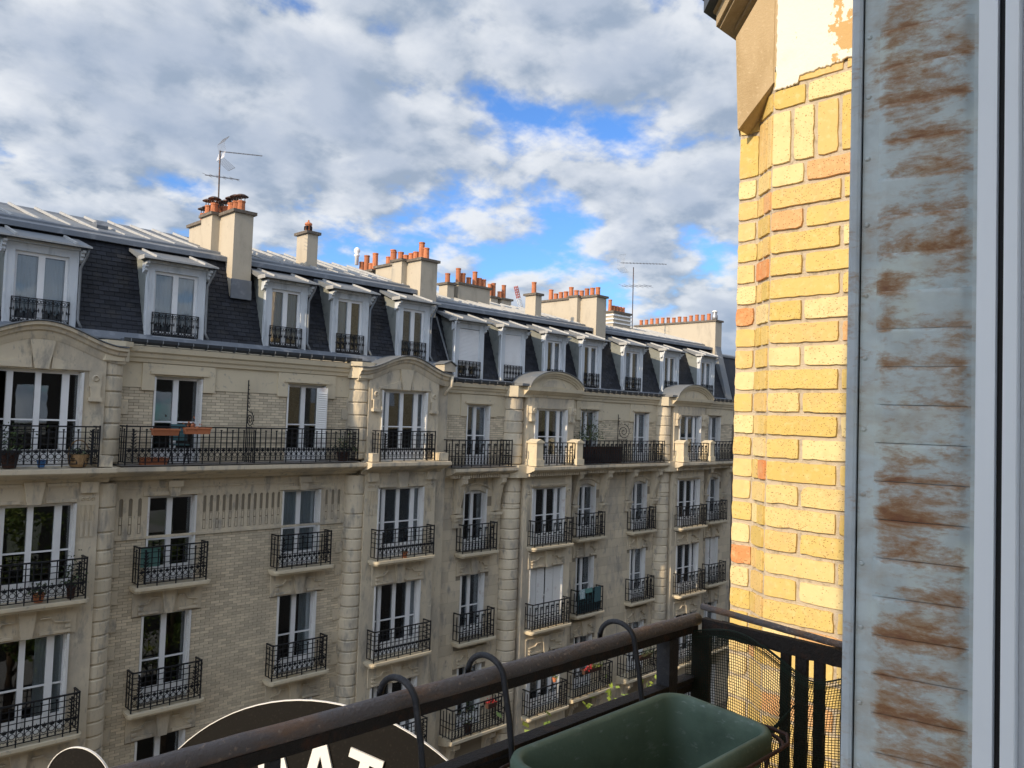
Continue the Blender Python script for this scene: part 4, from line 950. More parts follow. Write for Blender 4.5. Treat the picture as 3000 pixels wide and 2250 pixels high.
# ================================================================== OWN BUILDING (yellow brick corner at the right)
O = empty('brick_building', (2.6, .9, GZ), 'sunlit speckled yellow brick corner with white flaking plaster and beige cornice at right', 'building')
X0 = 2.60
core = MB(); core.prism_z([(X0+.009, .42), (X0+.009, 1.3448), (X0+0.0842, 1.4332), (X0+0.0842, 1.5184), (3.0369, 1.5984), (4.6885, 1.5984), (4.4, .42)], GZ, 1.236)
core.box(X0+.011, X0+.06, .45, 1.3448, 1.2361, 1.2946); OW = core.build('wall', M['mortar'], O)
def rough_brick(name, fn, u0, u1, v0, v1, dep, parent, mat, jag=.0022):
    """brick with worn, slightly uneven arrises; fn maps (u, v, out) to the wall"""
    n_u = max(3, int((u1-u0)/.022)); n_v = max(2, int((v1-v0)/.022)); pr = []
    for i in range(n_u): pr.append((u0+(u1-u0)*i/n_u, v0))
    for i in range(n_v): pr.append((u1, v0+(v1-v0)*i/n_v))
    for i in range(n_u): pr.append((u1-(u1-u0)*i/n_u, v1))
    for i in range(n_v): pr.append((u0, v1-(v1-v0)*i/n_v))
    cu, cv = (u0+u1)/2, (v0+v1)/2; n = len(pr); a, b, c = [], [], []
    pro = rnd.uniform(-.0015, .0015)
    for i, (u, v) in enumerate(pr):
        corner = min(abs(u-u0), abs(u-u1)) < 1e-6 and min(abs(v-v0), abs(v-v1)) < 1e-6
        k = abs(rnd.gauss(0, jag*.8))+(.0016 if corner else 0)
        du, dv = cu-u, cv-v
        e = lambda t: (u+(t if u == u0 else -t if u == u1 else 0), v+(t if v == v0 else -t if v == v1 else 0))
        p = e(k*.6); q = e(k+.0004); s = e(k+.0014)
        a.append(fn(p[0], p[1], -.02)); b.append(fn(q[0], q[1], dep-.0015+pro)); c.append(fn(s[0], s[1], dep+pro+rnd.uniform(-.0006, .0006)))
    m = MB(); m.add(a+b+c, [(i, (i+1) % n, n+(i+1) % n, n+i) for i in range(n)]+[(n+i, n+(i+1) % n, 2*n+(i+1) % n, 2*n+i) for i in range(n)]+[tuple(2*n+i for i in range(n))])
    return m.build(name, mat, parent)
f_main = lambda u, v, d: (X0+.009-d, 1.3448-u, v)
c45 = Vector((.07, .083)).normalized(); n45 = Vector((-c45.y, c45.x))
f_ch = lambda u, v, d: (X0+.009+c45.x*u+n45.x*d, 1.3448+c45.y*u+n45.y*d, v)
f_hd = lambda u, v, d: (X0+0.0842-d, 1.4332+u, v)
P_ = .08045; J = .0105
zs = [.9292-P_*k for k in range(0, 30)]
for k in range(len(zs)-1):
    v1, v0 = zs[k]-J/2, zs[k+1]+J/2
    if k % 2 == 0: cuts = [0, 0.1247, 0.3825, 0.6393, 0.8951]
    else: cuts = [0, 0.2557, 0.5131, 0.7672, 0.8951]
    for a, b in zip(cuts, cuts[1:]): rough_brick('brick', f_main, a+(J/2 if a else 0.0), b-J/2, v0, v1, .009, OW, M['brick'])
    if k % 2 == 0:
        rough_brick('brick', f_hd, 0.0107, 0.0852, v0, v1, .008, OW, M['brick']); rough_brick('brick', f_ch, .012, 0.1108, v0, v1, .009, OW, M['brick'], .0015)
    else:
        rough_brick('brick', f_hd, 0.0021, 0.0852, v0, v1, .008, OW, M['brick']); rough_brick('brick', f_ch, 0.0682, 0.114, v0, v1, .008, OW, M['brick'], .0012); rough_brick('brick', f_ch, .004, 0.0597, v0, v1, .009, OW, M['brick'], .0012)
for a, b in zip([0, 0.0746, 0.1598, 0.243, 0.3261, 0.4092, 0.4923, 0.5754, 0.6607], [0.0746, 0.1598, 0.243, 0.3261, 0.4092, 0.4923, 0.5754, 0.6607, 0.7459]):
    rough_brick('brick', f_main, a+(J/2 if a else 0), b-J/2, 0.9292+J/2, 1.1295-J/2, .009, OW, M['brick'])
for a, b in ((.003, 0.0384), (0.0426, 0.0746), (0.0789, 0.113)): rough_brick('brick', f_ch, a, b, 0.9292+J/2, 1.1295-J/2, .008, OW, M['brick'], .001)
rough_brick('brick', f_hd, .003, 0.0852, 0.9292+J/2, 1.0975-J/2, .008, OW, M['brick']); rough_brick('brick', f_hd, .003, 0.0852, 1.0975+J/2, 1.1721, .008, OW, M['brick'])
rough_brick('brick', f_ch, .004, 0.1108, 1.1295+J/2, 1.2041, .008, OW, M['brick'], .001)
for a, b in ((0, 0.1247), (0.1247, 0.3836), (0.3836, 0.6393), (0.6393, 0.8951)): rough_brick('brick', f_main, a+(J/2 if a else 0), b-J/2, 1.1295+J/2, 1.2094-J/2, .009, OW, M['brick'])
for a, b in ((0, 0.2557), (0.2557, 0.5115), (0.5115, 0.8951)): rough_brick('brick', f_main, a+(J/2 if a else 0), b-J/2, 1.2094+J/2, 1.284-J/2, .006, OW, M['brick'])
# beige corner stone with splayed face, cornice, zinc edge
cs = MB(); cs.prism_z([(X0+0.0021, 0.4475), (X0+0.0021, 1.3448), (2.9218, 1.6644), (3.0049, 1.7049), (4.6885, 1.7049), (4.6885, 0.4475)], 1.2947, 1.6623)
cs.prism_z([(X0+0.0021, 1.3405), (X0+0.0021, 1.3448), (2.9218, 1.6644), (3.0049, 1.7049), (4.6885, 1.7049), (4.6885, 1.5344), (2.7705, 1.4918), (2.6852, 1.4279)], 1.2382, 1.2946)
cso = cs.build('corner_stone', M['beige'], O)
kb = MB(); kb.prism_x([(1.3455, 1.238), (1.478, 1.103), (1.484, 1.10), (1.500, 1.4545), (1.415, 1.568), (1.3455, 1.655)], X0+.0005, X0+.30); kb.build('console_stone', M['beige'], O)
def offp(o): return [(X0-o, 0.4475), (X0-o, 1.3448+o*.41), (2.9218-o*.41, 1.6644+o), (4.6885, 1.6644+o), (4.6885, 0.4475)]
cr = MB(); cr.prism_z(offp(0.0213), 1.6624, 1.6783); cr.prism_z(offp(0.0799), 1.6784, 1.6921); cr.prism_z(offp(0.0938), 1.6922, 1.7529); cr.prism_z(offp(0.1066), 1.753, 1.7635); cr.build('cornice', M['beige'], O)
zg = MB(); zg.prism_z(offp(0.1439), 1.7636, 1.8275); zg.prism_z(offp(0.1598), 1.8276, 1.8488); zg.build('roof_edge', M['gutter'], O)
# flaking plaster coat over the top of the main face: ragged rim, own thickness
def pl_low(y):      # lower border as a function of y (1.25 .. .9)
    return 1.2063+(.032 if y < 1.247 else 0)+.011*noise.noise((y*32, 0, 3))+.0065*noise.noise((y*105, 2, 0))+max(0, (1.172-y))*.06
yy = [1.342-.0064*i for i in range(60)]
edge = [(y, pl_low(y)) for y in yy]+[(yy[-1], 1.66)]
k = 40; edge += [(1.334+.0075*noise.noise((i*.9, 5, 1))+.003*noise.noise((i*2.3, 1, 1)), 1.66-(1.66-1.220)*i/k) for i in range(k+1)]
n = len(edge); pm = MB()
ins = []
ctr = (1.15, 1.45)
for (y, z) in edge: ins.append((y+(ctr[0]-y)*.012, z+(ctr[1]-z)*.012))
pm.add([(X0+.004, y, z) for y, z in edge]+[(X0-.0015, y, z) for y, z in edge]+[(X0-.0042, y, z) for y, z in ins],
       [(i, (i+1) % n, n+(i+1) % n, n+i) for i in range(n)]+[(n+i, n+(i+1) % n, 2*n+(i+1) % n, 2*n+i) for i in range(n)]+[tuple(2*n+i for i in range(n))])
pm.build('plaster_coat', M['plaster'], O)
# street front of the same row, left pier added unseen to shade the rail, and the wall round our window
sw = MB(); sw.box(-2.6, -2.0, .2, .872, GZ, 2.6); sw.box(-30, -1.1, .12, .42, GZ, 4.3); sw.box(-1.1, 1.35, .12, .42, GZ, -1.45); sw.box(-1.1, 1.35, .12, .42, 1.9, 4.3); sw.box(1.10, 4.0, .12, .42, GZ, 4.3); sw.box(-1.1, 1.35, -3, .3, 2.4, 2.6); sw.box(-1.1, 1.35, .42, .95, -1.55, -1.45)
sw.build('street_wall', M['own_wall'], O)
for x, z1 in ((2.44, 1.6),):
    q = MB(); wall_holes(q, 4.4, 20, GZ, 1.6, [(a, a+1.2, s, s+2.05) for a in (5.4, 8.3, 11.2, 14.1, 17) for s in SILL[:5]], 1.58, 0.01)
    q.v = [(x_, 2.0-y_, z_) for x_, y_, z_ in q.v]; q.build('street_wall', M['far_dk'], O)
    r = MB(); r.prism_x([(.6, 1.6), (.6, 1.75), (.0, 3.9), (-4, 5.0), (-8, 1.6)], 4.4, 20); r.prism_x([(.3, 4.3), (-4, 5.0), (-8, 4.3)], -30, 4.4); r.build('roof', M['zinc'], O)
N2 = empty('apartment_building', (40, .8, GZ), 'ochre building on our side of the street, seen only mirrored in window panes', 'building')
q = MB(); wall_holes(q, 20, 70, -.9, 6.2, [(a, a+1.2, s, s+2.05) for a in range(22, 68, 4) for s in [3.2, .4]], 1.0, 0.01); q.v = [(x_, 2.0-y_, z_) for x_, y_, z_ in q.v]; q.box(20, 70, -9, .95, -.9, 6.2); q.build('wall', M['own_wall'], N2); q = MB(); q.box(20, 70, -9, .6, GZ, -.9); q.build('lower_wall', M['far_dk'], N2)  # lower part's shade is put into its dark colour
q = MB()
for a in range(22, 68, 4):
    for s in [3.2, .4]: q.box(a, a+1.2, .951, .965, s, s+2.05)
q.build('window', M['white'], N2)

# ================================================================== SHUTTER AND WINDOW FRAME (right edge)
e1 = Vector((-.217, .976, 0)).normalized(); nn = Vector((-e1.y, e1.x, 0)); P0 = Vector((1.0635, .2814, 0))
SH = empty('shutter', tuple(P0+Vector((0, 0, -1.4))), 'rusty blue-grey louvred steel shutter leaf folded back beside the white window frame', 'shutter')
SMt = Matrix(((e1.x, nn.x, 0, P0.x), (e1.y, nn.y, 0, P0.y), (0, 0, 1, 0), (0, 0, 0, 1)))
def shp(mb): mb.v = [tuple(SMt @ Vector(p)) for p in mb.v]; return mb     # local (s, out, z)
ZT = .5174; PT = .0485
body = MB()
# sheet margins left and right of the louvres, plus back sheet
body.box(-.010, .0035, -.006, 0, -1.4, 1.5); body.box(.1105, .1290, -.006, 0, -1.4, 1.5)
body.box(.0035, .1105, -.010, -.007, -1.4, 1.5)
leaf = shp(body).build('shutter_leaf', M['shsteel'], SH)
fl = MB(); fl.prism_z([(.1310, -.010), (.1434, -.010), (.1434, .0072), (.1402, .0085), (.1345, .0085), (.1310, .0065)], -1.4, 1.5); shp(fl).build('edge_flange', M['shedge'], SH)
gp = MB(); gp.box(.1291, .1309, -.010, -.004, -1.4, 1.5); shp(gp).build('hinge_gap', M['hole'], SH)
def m_slat(seed):
    r = random.Random(seed); mb = MB(); ns, nz = 26, 10; s0, s1 = .0035, .1105; vs_ = []
    bow = r.uniform(-.0008, .0008); ht = r.uniform(.85, 1.15)
    for j in range(nz+1):
        t = j/nz; z = -t*PT
        for i in range(ns+1):
            s = s0+(s1-s0)*i/ns; e = min((s-s0)/.012, (s1-s)/.009, 1.); e = max(0, e); e = e*e*(3-2*e)
            d = .0078*ht*e*max(0, 1-t*1.02)**.8 if j > 0 else .0074*ht*e
            d += .0006*e*noise.noise((s*60+seed, t*3, 2.))
            vs_.append((s, d, z-.0012*e*(1-t)+bow*math.sin(3.14*e)*(1-t)+.0015*(s-.05)/.05*0))
    W_ = ns+1; fs = [(j*W_+i, j*W_+i+1, (j+1)*W_+i+1, (j+1)*W_+i) for j in range(nz) for i in range(ns)]
    # back-turned lip above the slit
    lip = [(s0+(s1-s0)*i/ns, -.0045, -.0008) for i in range(ns+1)]; b = len(vs_); vs_ += lip
    fs += [(b+i, b+i+1, i+1, i) for i in range(ns)]
    return mb.add(vs_, fs)
slat_me = [m_slat(k).mesh('slat', M['slat'], True) for k in range(5)]
k = -20
zsl = ZT+20*PT
i = 0
while zsl > -1.35:
    o = link('slat', slat_me[(i*3) % 5], leaf, (0, 0, 0)); o.location = Vector((P0.x, P0.y, zsl))-wl(leaf); o.rotation_euler = (0, 0, math.atan2(e1.y, e1.x)); zsl -= PT; i += 1
for z in [.6069+.0865*q for q in range(8)]+[.5214-.0865*q for q in range(22)]:
    rv = MB(); c = (.1232, 0, z+rnd.uniform(-.006, .006)); n = 9
    for rr, d in ((.0034, 0), (.0030, .0014), (.0018, .0023)): rv.v += [(c[0]+rr*math.cos(6.2832*q/n), d, c[2]+rr*math.sin(6.2832*q/n)) for q in range(n)]
    rv.f += [(a*n+q, a*n+(q+1) % n, (a+1)*n+(q+1) % n, (a+1)*n+q) for a in range(2) for q in range(n)]+[tuple(2*n+q for q in range(n))]
    shp(rv).build('rivet', M['shsteel'], SH, smooth=True)
WF = empty('window_frame', (1.0, .2, -1.4), 'white plastic window frame with a black rubber seal along the right edge', 'window frame')
def ang(deg, x): return x/math.tan(R_(deg))
xw = 1.0; ya_, yb_ = ang(75.2, xw), ang(76.25, xw); yc_ = ang(76.66, xw); yd_ = ang(77.42, xw)
m = MB(); m.prism_z([(xw, ya_-.001), (xw+.001, ya_), (xw+.09, ya_), (xw+.09, yb_), (xw, yb_)], -1.45, 1.9); m.build('frame', M['pvc'], WF)
m = MB(); m.prism_z([(xw+.009, yb_-.0002), (xw+.03, yb_-.0002), (xw+.03, yc_+.0002), (xw+.009, yc_+.0002)], -1.45, 1.9); m.build('seal', M['gasket'], WF)
m = MB(); m.prism_z([(xw, yc_), (xw+.09, yc_), (xw+.09, yd_), (xw+.0012, yd_), (xw, yd_+.001)], -1.45, 1.9); m.build('sash', M['pvc'], WF)
m = MB(); m.prism_z([(xw+.014, yd_-.0003), (xw+.09, yd_-.0003), (xw+.09, .0), (xw+.014, .0)], -1.45, 1.9); m.build('sash_side', M['pvc2'], WF)

# ================================================================== BALCONY RAIL
BR = empty('balcony_railing', (1.2, .93, -1.4), 'rusty dark balcony handrail with flat bars running to the brick corner in front', 'railing')
def wob(pts, a, s): return [tuple(Vector(p)+Vector((noise.noise((p[0]*s, p[1]*s, 1)), noise.noise((p[0]*s, p[1]*s, 7)), noise.noise((p[0]*s, p[1]*s, 13))))*a) for p in pts]
m = MB(); n = 70; pts = wob([(-.9+2.392*i/n, .9475-.0255*(i/n), -.4175-.0005*i/n) for i in range(n+1)], .0012, 22); m.tube(pts, .0132, 14); m.build('handrail', M['rail'], BR, smooth=True)
m = MB(); m.box(-.9, 1.492, .918, .946, -.4455, -.428); m.v = [(x, y+.012*(1-(x+.9)/2.4), z) for x, y, z in m.v]; m.build('flat_bar', M['railflat'], BR)
m = MB(); n = 30; pts = wob([(1.494, .912-.62*i/n, -.3905-.0155*min(1, i/n*1.9)) for i in range(n+1)], .0008, 30); m.tube(pts, .0068, 12); m.build('handrail', M['rail'], BR, smooth=True)
m = MB(); ys_ = [.905-.62*i/40 for i in range(41)]
zt_ = [-.413+.0016*noise.noise((y*60, 1, 2)) for y in ys_]; zb_ = [-.4435+.003*noise.noise((y*50, 4, 2)) for y in ys_]
m.prism_x(list(zip(ys_, zt_))+list(zip(ys_, zb_))[::-1], 1.484, 1.500); m.build('flat_bar', M['railflat'], BR)
for x, hw_ in ((1.396, .0155), (.512, .0075), (-.4, .0075)):
    m = MB(); m.box(x-hw_, x+hw_, .93-hw_, .93+hw_, -1.45, -.446); m.build('post', M['hook'], BR)
m = MB(); m.box(-.9, 1.49, .915, .943, -.546, -.5375); m.build('flat_bar', M['railflat'], BR); m = MB(); m.box(-.9, 1.49, .919, .939, -.5665, -.553); m.build('flat_bar', M['railflat'], BR)
for y0, y1 in ((.888, .930), (.711, .729), (.676, .699), (.643, .662), (.59, .61)):
    m = MB(); m.box(1.486, 1.497, y0, y1, -1.45, -.444); m.build('baluster', M['railflat'], BR)
m = MB(); m.box(1.482, 1.499, .3, .93, -1.2, -1.18); m.build('flat_bar', M['railflat'], BR)
# netting tied inside the return
NE = MB()
def netp(u, v, layer=0):
    y = .938-.42*u; z = -.447-.62*v
    top = .010*math.sin(u*9)*max(0, 1-v*3)-.028*math.exp(-((u-.72)/.16)**2)*max(0, 1-v*2.4)+.022*math.exp(-((u-.34)/.2)**2)*max(0, 1-v*2.2)
    z += top
    # gathered fold running down from the tie
    t = v*1.05; cx = .66-.62*t if t < .5 else .35
    dd = (u-cx)*7
    amp = .046*math.exp(-dd*dd*.35)*math.exp(-((v-.26)/.26)**2)
    x = 1.478-.004-amp+.008*math.sin(u*11+v*5)*v-.012*u*v
    y += .034*math.tanh(dd*1.5)*math.exp(-dd*dd*.14)*math.exp(-((v-.30)/.24)**2)
    z += .006*math.sin(u*14)*v
    if layer: x += .007+.004*math.sin(u*20); y += .0018+.004*v; z += .0016+.004*math.sin(u*8+1)
    return (x, y, z)
nu, nv = 84, 124
for i in range(nu+1): NE.tube([netp(i/nu, j/72) for j in range(73)], .00076, 3, caps=False)
for j in range(nv+1): NE.tube([netp(i/56, j/nv) for i in range(57)], .00076, 3, caps=False)
for i in range(nu+1): NE.tube([netp(i/nu, .28+.06*math.sin(i*.09)+.72*j/44, 1) for j in range(45)], .00070, 3, caps=False)
for j in range(40, nv+1): NE.tube([netp(i/56, j/nv, 1) for i in range(57)], .00070, 3, caps=False)
NE.tube([netp(i/56, 0) for i in range(57)], .0016, 5); NE.tube([netp(i/56, .02) for i in range(57)], .0010, 4)
for k in range(4): NE.tube([(lambda p: (p[0]-.002, p[1], p[2]+.004*k))(netp(.42+.34*i/20, .012)) for i in range(21)], .0009, 4)
for k in range(16):
    q = (k-7.5)/7.5; NE.tube([(lambda p: (p[0]-.004-.003*math.cos(q*1.5), p[1]+.012*q*(i/12)**1.3, p[2]+.008*q*(i/12)))(netp(.645-.30*i/12, .075+.42*i/12)) for i in range(13)], .0009, 4)
tag(NE.build('mesh_screen', M['net']), 'dark green plastic mesh screen tied along the end of the balcony rail before the bricks', 'mesh screen')
# ================================================================== PLANTER, RACKS, HOOKS
def rrect(x0, x1, y0, y1, r, n=7):
    pts = []
    for cx, cy, a0 in ((x1-r, y1-r, 0), (x0+r, y1-r, 90), (x0+r, y0+r, 180), (x1-r, y0+r, 270)):
        pts += [(cx+r*math.cos(R_(a0+90*i/n)), cy+r*math.sin(R_(a0+90*i/n))) for i in range(n+1)]
    return pts
pl = MB(); bx0, bx1, by0, by1 = .838, 1.294, .632, .850; zr_ = -.503
def ringz(o, z, r): return [(x, y, z) for x, y in rrect(bx0+o, bx1-o, by0+o, by1-o, r)]
lv_ = [(.010, zr_-.034, .042), (-.001, zr_-.034, .046), (-.002, zr_-.010, .047), (.0005, zr_-.002, .046), (.005, zr_, .043), (.011, zr_-.001, .040), (.0145, zr_-.006, .037), (.0165, zr_-.020, .035), (.021, zr_-.045, .034), (.034, zr_-.185, .032), (.039, zr_-.195, .028), (.053, zr_-.198, .02)]
rg = [ringz(*l) for l in lv_]; n = len(rg[0])
pl.add([p for r in rg for p in r], [(a*n+i, a*n+(i+1) % n, (a+1)*n+(i+1) % n, (a+1)*n+i) for a in range(len(rg)-1) for i in range(n)]+[tuple((len(rg)-1)*n+i for i in range(n))])
lo = [ringz(.010, zr_-.034, .042), ringz(.034, zr_-.203, .03)]
pl.add([p for r in lo for p in r], [(i, n+i, n+(i+1) % n, (i+1) % n) for i in range(n)]+[tuple(n+i for i in range(n))[::-1]])
pl.v = [(x, y, z-.05*(by1-y)) for x, y, z in pl.v]
tag(pl.build('planter_box', M['planter'], smooth=True, base=True), 'empty dark green plastic window box hanging inside the balcony rail', 'planter')
def hook(rk, x):
    h = MB(); pts = [(x-.006, .967, -.455), (x-.005, .966, -.412)]
    yc, zc, rr = .9285, -.414, .026
    for i in range(13):
        a = math.pi*(i/12); pts.append((x-.005+.010*i/12, yc+(rr+.011)*math.cos(a), zc+(rr+.004)*math.sin(a)))
    pts += [(x+.006, .889, -.43), (x+.009, .882, -.47), (x+.011, .874, -.53), (x+.013, .868, -.60), (x+.013, .866, -.68)]
    h.tube(pts, .0049, 10); h.build('hook', M['hook'], rk, smooth=True)
RK = empty('planter_rack', (1.06, .72, -.68), 'thin rusty wire rack holding the green window box on two black over-rail hooks', 'planter rack')
for x in (.880, 1.222): hook(RK, x)
for (o, z, r) in ((-.016, -.535, .05), (-.004, -.66, .05)):
    m = MB(); m.tube([(x, y, z) for x, y in rrect(bx0+o, bx1-o+.0, by0+o, by1-o, r, 5)], .0032, 8, closed=True); m.build('rack_wire', M['wire'], RK, smooth=True)
for x in (.92, 1.06, 1.22):
    m = MB(); m.tube([(x, by0-.016, -.535), (x, by0-.012, -.56), (x, by0+.01, -.665), (x, by1-.01, -.672), (x, .866, -.64)], .003, 6); m.build('rack_wire', M['wire'], RK, smooth=True)
m = MB(); m.tube([(1.255, by0-.016, -.535), (1.29, by0-.016, -.533), (1.318, by0+.0, -.530), (1.322, by0+.03, -.529), (1.300, .72, -.522)], .0034, 8); m.build('rack_wire', M['wire'], RK, smooth=True)
RK2 = empty('planter_rack', (.55, .72, -.68), 'left over-rail hook of black coated wire above the round black sign', 'planter rack')
hook(RK2, .706)
for z in (-.545, -.67):
    m = MB(); m.tube([(x, y, z) for x, y in rrect(.28, .755, .60, .868, .03, 5)], .0042, 8, closed=True); m.build('rack_wire', M['hook'], RK2, smooth=True)
# ================================================================== ROUND SIGNS
tS = Vector((math.sin(R_(-30)), math.cos(R_(-30)), 0)); nS = Vector((math.cos(R_(-30)), -math.sin(R_(-30)), 0))
SC = nS*1.6+tS*.8413+Vector((0, 0, -1.1712)); RS = .5263
def sgn(mb, c): mb.v = [tuple(c-tS*x-nS*d+Vector((0, 0, z))) for x, d, z in mb.v]; return mb   # local (right, out, up)
def disc(name, c, r, label):
    root = empty(name, tuple(c), label, 'sign', 'round black signs below the balcony')
    m = MB(); n = 96; m.prism_y([(r*math.cos(6.2832*i/n), r*math.sin(6.2832*i/n)) for i in range(n)], -.004, 0); sgn(m, c).build('board', M['sign_black'], root)
    m = MB(); vs_ = []; 
    for i in range(n):
        a = 6.2832*i/n; k = .0006*(i % 2)
        for rr, d in ((r+.0005, -.0045), (r+.0018, -.0045), (r+.0018+k, .002), (r+.0005, .002)): vs_.append((rr*math.cos(a), d, rr*math.sin(a)))
    m.add(vs_, [(i*4+k, ((i+1) % n)*4+k, ((i+1) % n)*4+(k+1) % 4, i*4+(k+1) % 4) for i in range(n) for k in range(4)]); sgn(m, c).build('rim', M['sign_white'], root)
    m = MB(); m.tube([(0, -.02, -r*.9), (0, -.02, -r-.6), (-.2, -.06, -r-.62)], .02, 8); sgn(m, c).build('bracket', M['iron'], root)
    return root
S1 = disc('round_sign', SC, RS, 'large round black sign with arched white letters CHAT behind the handrail')
disc('round_sign', SC-tS*(-1.235*RS)+Vector((0, 0, .445*RS)), RS*.19, 'small blank round black sign left of the lettered one')
def glyph(ch):
    s = .20; w_ = .62
    if ch == 'H': return [[(-.31, 0), (-.31+s, 0), (-.31+s, 1), (-.31, 1)], [(.31-s, 0), (.31, 0), (.31, 1), (.31-s, 1)], [(-.31+s, .41), (.31-s, .41), (.31-s, .59), (-.31+s, .59)]]
    if ch == 'T': return [[(-.36, .82), (.36, .82), (.36, 1), (-.36, 1)], [(-.10, 0), (.10, 0), (.10, .82), (-.10, .82)]]
    if ch == 'A': return [[(-.40, 0), (-.19, 0), (.0, .72), (.0, 1), (-.12, 1)], [(.40, 0), (.12, 1), (0, 1), (0, .72), (.19, 0)], [(-.135, .2), (.135, .2), (.095, .36), (-.095, .36)]]
    if ch == 'C':
        o = [(.02+.40*math.cos(R_(a)), .5+.5*math.sin(R_(a))) for a in range(50, 311, 20)]; i = [(.02+.20*math.cos(R_(a)), .5+.31*math.sin(R_(a))) for a in range(310, 49, -20)]
        return [o+i]
for ch, a in (('C', -33.5), ('H', -18.4), ('A', -.8), ('T', 13.9)):
    m = MB(); H = .21*RS
    for j, poly in enumerate(glyph(ch)): m.prism_y([(p*H*1.02, .842*RS-H+q*H) for p, q in poly], .0012, .006+j*.0002)
    m.v = [(x*math.cos(R_(a))+z*math.sin(R_(a)), d, -x*math.sin(R_(a))+z*math.cos(R_(a))) for x, d, z in m.v]
    sgn(m, SC).build('letter', M['sign_white'], S1)

# ================================================================== ANTENNAS, CRANE
def antenna(loc, mast, label, booms):
    root = empty('tv_antenna', loc, label, 'antenna', 'rooftop antennas'); bx, by, bz = loc
    m = MB(); m.tube([(bx, by, bz), (bx-.03, by, bz+mast)], .022, 6); m.build('mast', M['cowl'], root)
    for (z, x0, x1, dz, n, el, refl, tilt) in booms:
        m = MB(); p0 = Vector((bx+x0, by, bz+z)); p1 = Vector((bx+x1, by+tilt, bz+z+dz)); m.tube([p0, p1], .016, 5)
        for i in range(n):
            p = p0.lerp(p1, (i+.3)/n); m.tube([p+Vector((.02, -el, -el*.4)), p+Vector((-.02, el, el*.4))], .007, 3)
        if refl:
            for s in (-1, 1):
                for k in range(7):
                    y = (k-3)*.07; m.tube([p0+Vector((.05, y, .02*s)), p0+Vector((.0, y, .22*s)), p0+Vector((.14 if s > 0 else .35, y, .42*s))], .005, 3)
                m.tube([p0+Vector((.14 if s > 0 else .35, -.21, .42*s)), p0+Vector((.14 if s > 0 else .35, .21, .42*s))], .006, 3)
        m.build('aerial', M['metal'], root)
antenna((9.28, 21.3, 5.3), 1.86, 'television aerial on a rusty mast rising from the nearest chimney stack', [(1.84, -.02, 1.22, .20, 9, .10, True, 0), (1.08, -.42, .56, .10, 5, .28, False, 0)])
antenna((30.77, 23, 4.5), 3.0, 'thin television aerial standing on the far roof by the striped chimney', [(3.05, -1.05, 2.75, .55, 14, .14, True, 0), (1.95, -.9, 1.5, .35, 6, .3, False, 0)])
cr_ = empty('tower_crane', (200.7, 200, GZ), 'slender red and white crane jib far behind the rooftops', 'crane')
def lat(name, p0, p1, wd, n, mat):
    p0, p1 = Vector(p0), Vector(p1); d = (p1-p0).normalized(); a = d.cross(Vector((0, 1, 0))).normalized()*wd; b = d.cross(a).normalized()*wd; m = MB(); cs_ = [a+b, a-b, -a-b, b-a]
    for c in cs_: m.tube([p0+c, p1+c], .14, 4)
    for i in range(n):
        for k in range(4): m.tube([p0.lerp(p1, i/n)+cs_[k], p0.lerp(p1, (i+1)/n)+cs_[(k+1) % 4]], .09, 3)
    m.build(name, mat, cr_)
lat('mast', (203.5, 200, GZ), (203.5, 200, 34), .8, 24, M['crane_white']); lat('jib', (203.5, 200, 34), (199.2, 200, 43), .5, 8, M['crane_white']); lat('jib_end', (199.2, 200, 43.02), (197.6, 200, 47.2), .45, 5, M['crane_red'])

# ================================================================== TREES IN THE STREET
def tree(x, y, top, rad, label, seed, hc=6.0, nl=5200):
    r = random.Random(seed); root = empty('street_tree', (x, y, GZ), label, 'tree', 'trees along our pavement')
    m = MB(); zc = top-hc*.5
    m.tube([(x, y, GZ), (x+.05, y, GZ+3), (x-.05, y+.05, zc)], [.2, .16, .07], 8)
    for i in range(9):
        a = r.uniform(0, 6.28); z0 = r.uniform(GZ+4, zc); m.tube([(x, y, z0), (x+rad*.45*math.cos(a), y+rad*.45*math.sin(a), z0+1.4), (x+rad*.8*math.cos(a), y+rad*.8*math.sin(a), z0+2.6)], [.06, .04, .01], 5)
    m.build('trunk', M['bark'], root)
    cl = []
    for i in range(70):
        th = r.uniform(0, 6.28); u = r.uniform(-1, 1); rr = r.uniform(.45, 1)**.6; s = math.sqrt(1-u*u)
        cl.append((x+rad*rr*s*math.cos(th), y+rad*rr*s*math.sin(th), zc+hc*.5*rr*u*(.96), r.uniform(.35, .7)))
    m = MB()
    for i in range(nl):
        c = r.choice(cl); p = Vector((c[0]+r.gauss(0, c[3]*.5), c[1]+r.gauss(0, c[3]*.5), min(top, c[2]+r.gauss(0, c[3]*.42))))
        d = Vector((r.gauss(0, 1), r.gauss(0, 1), r.gauss(0, .6))).normalized(); n_ = d.cross(Vector((r.gauss(0, 1), r.gauss(0, 1), r.gauss(0, 1)))).normalized(); L = r.uniform(.06, .11)
        m.add([p-d*L, p+n_*L*.6, p+d*L, p-n_*L*.6], [(0, 1, 2, 3)])
    m.build('crown', M['leaf'], root)
    return root
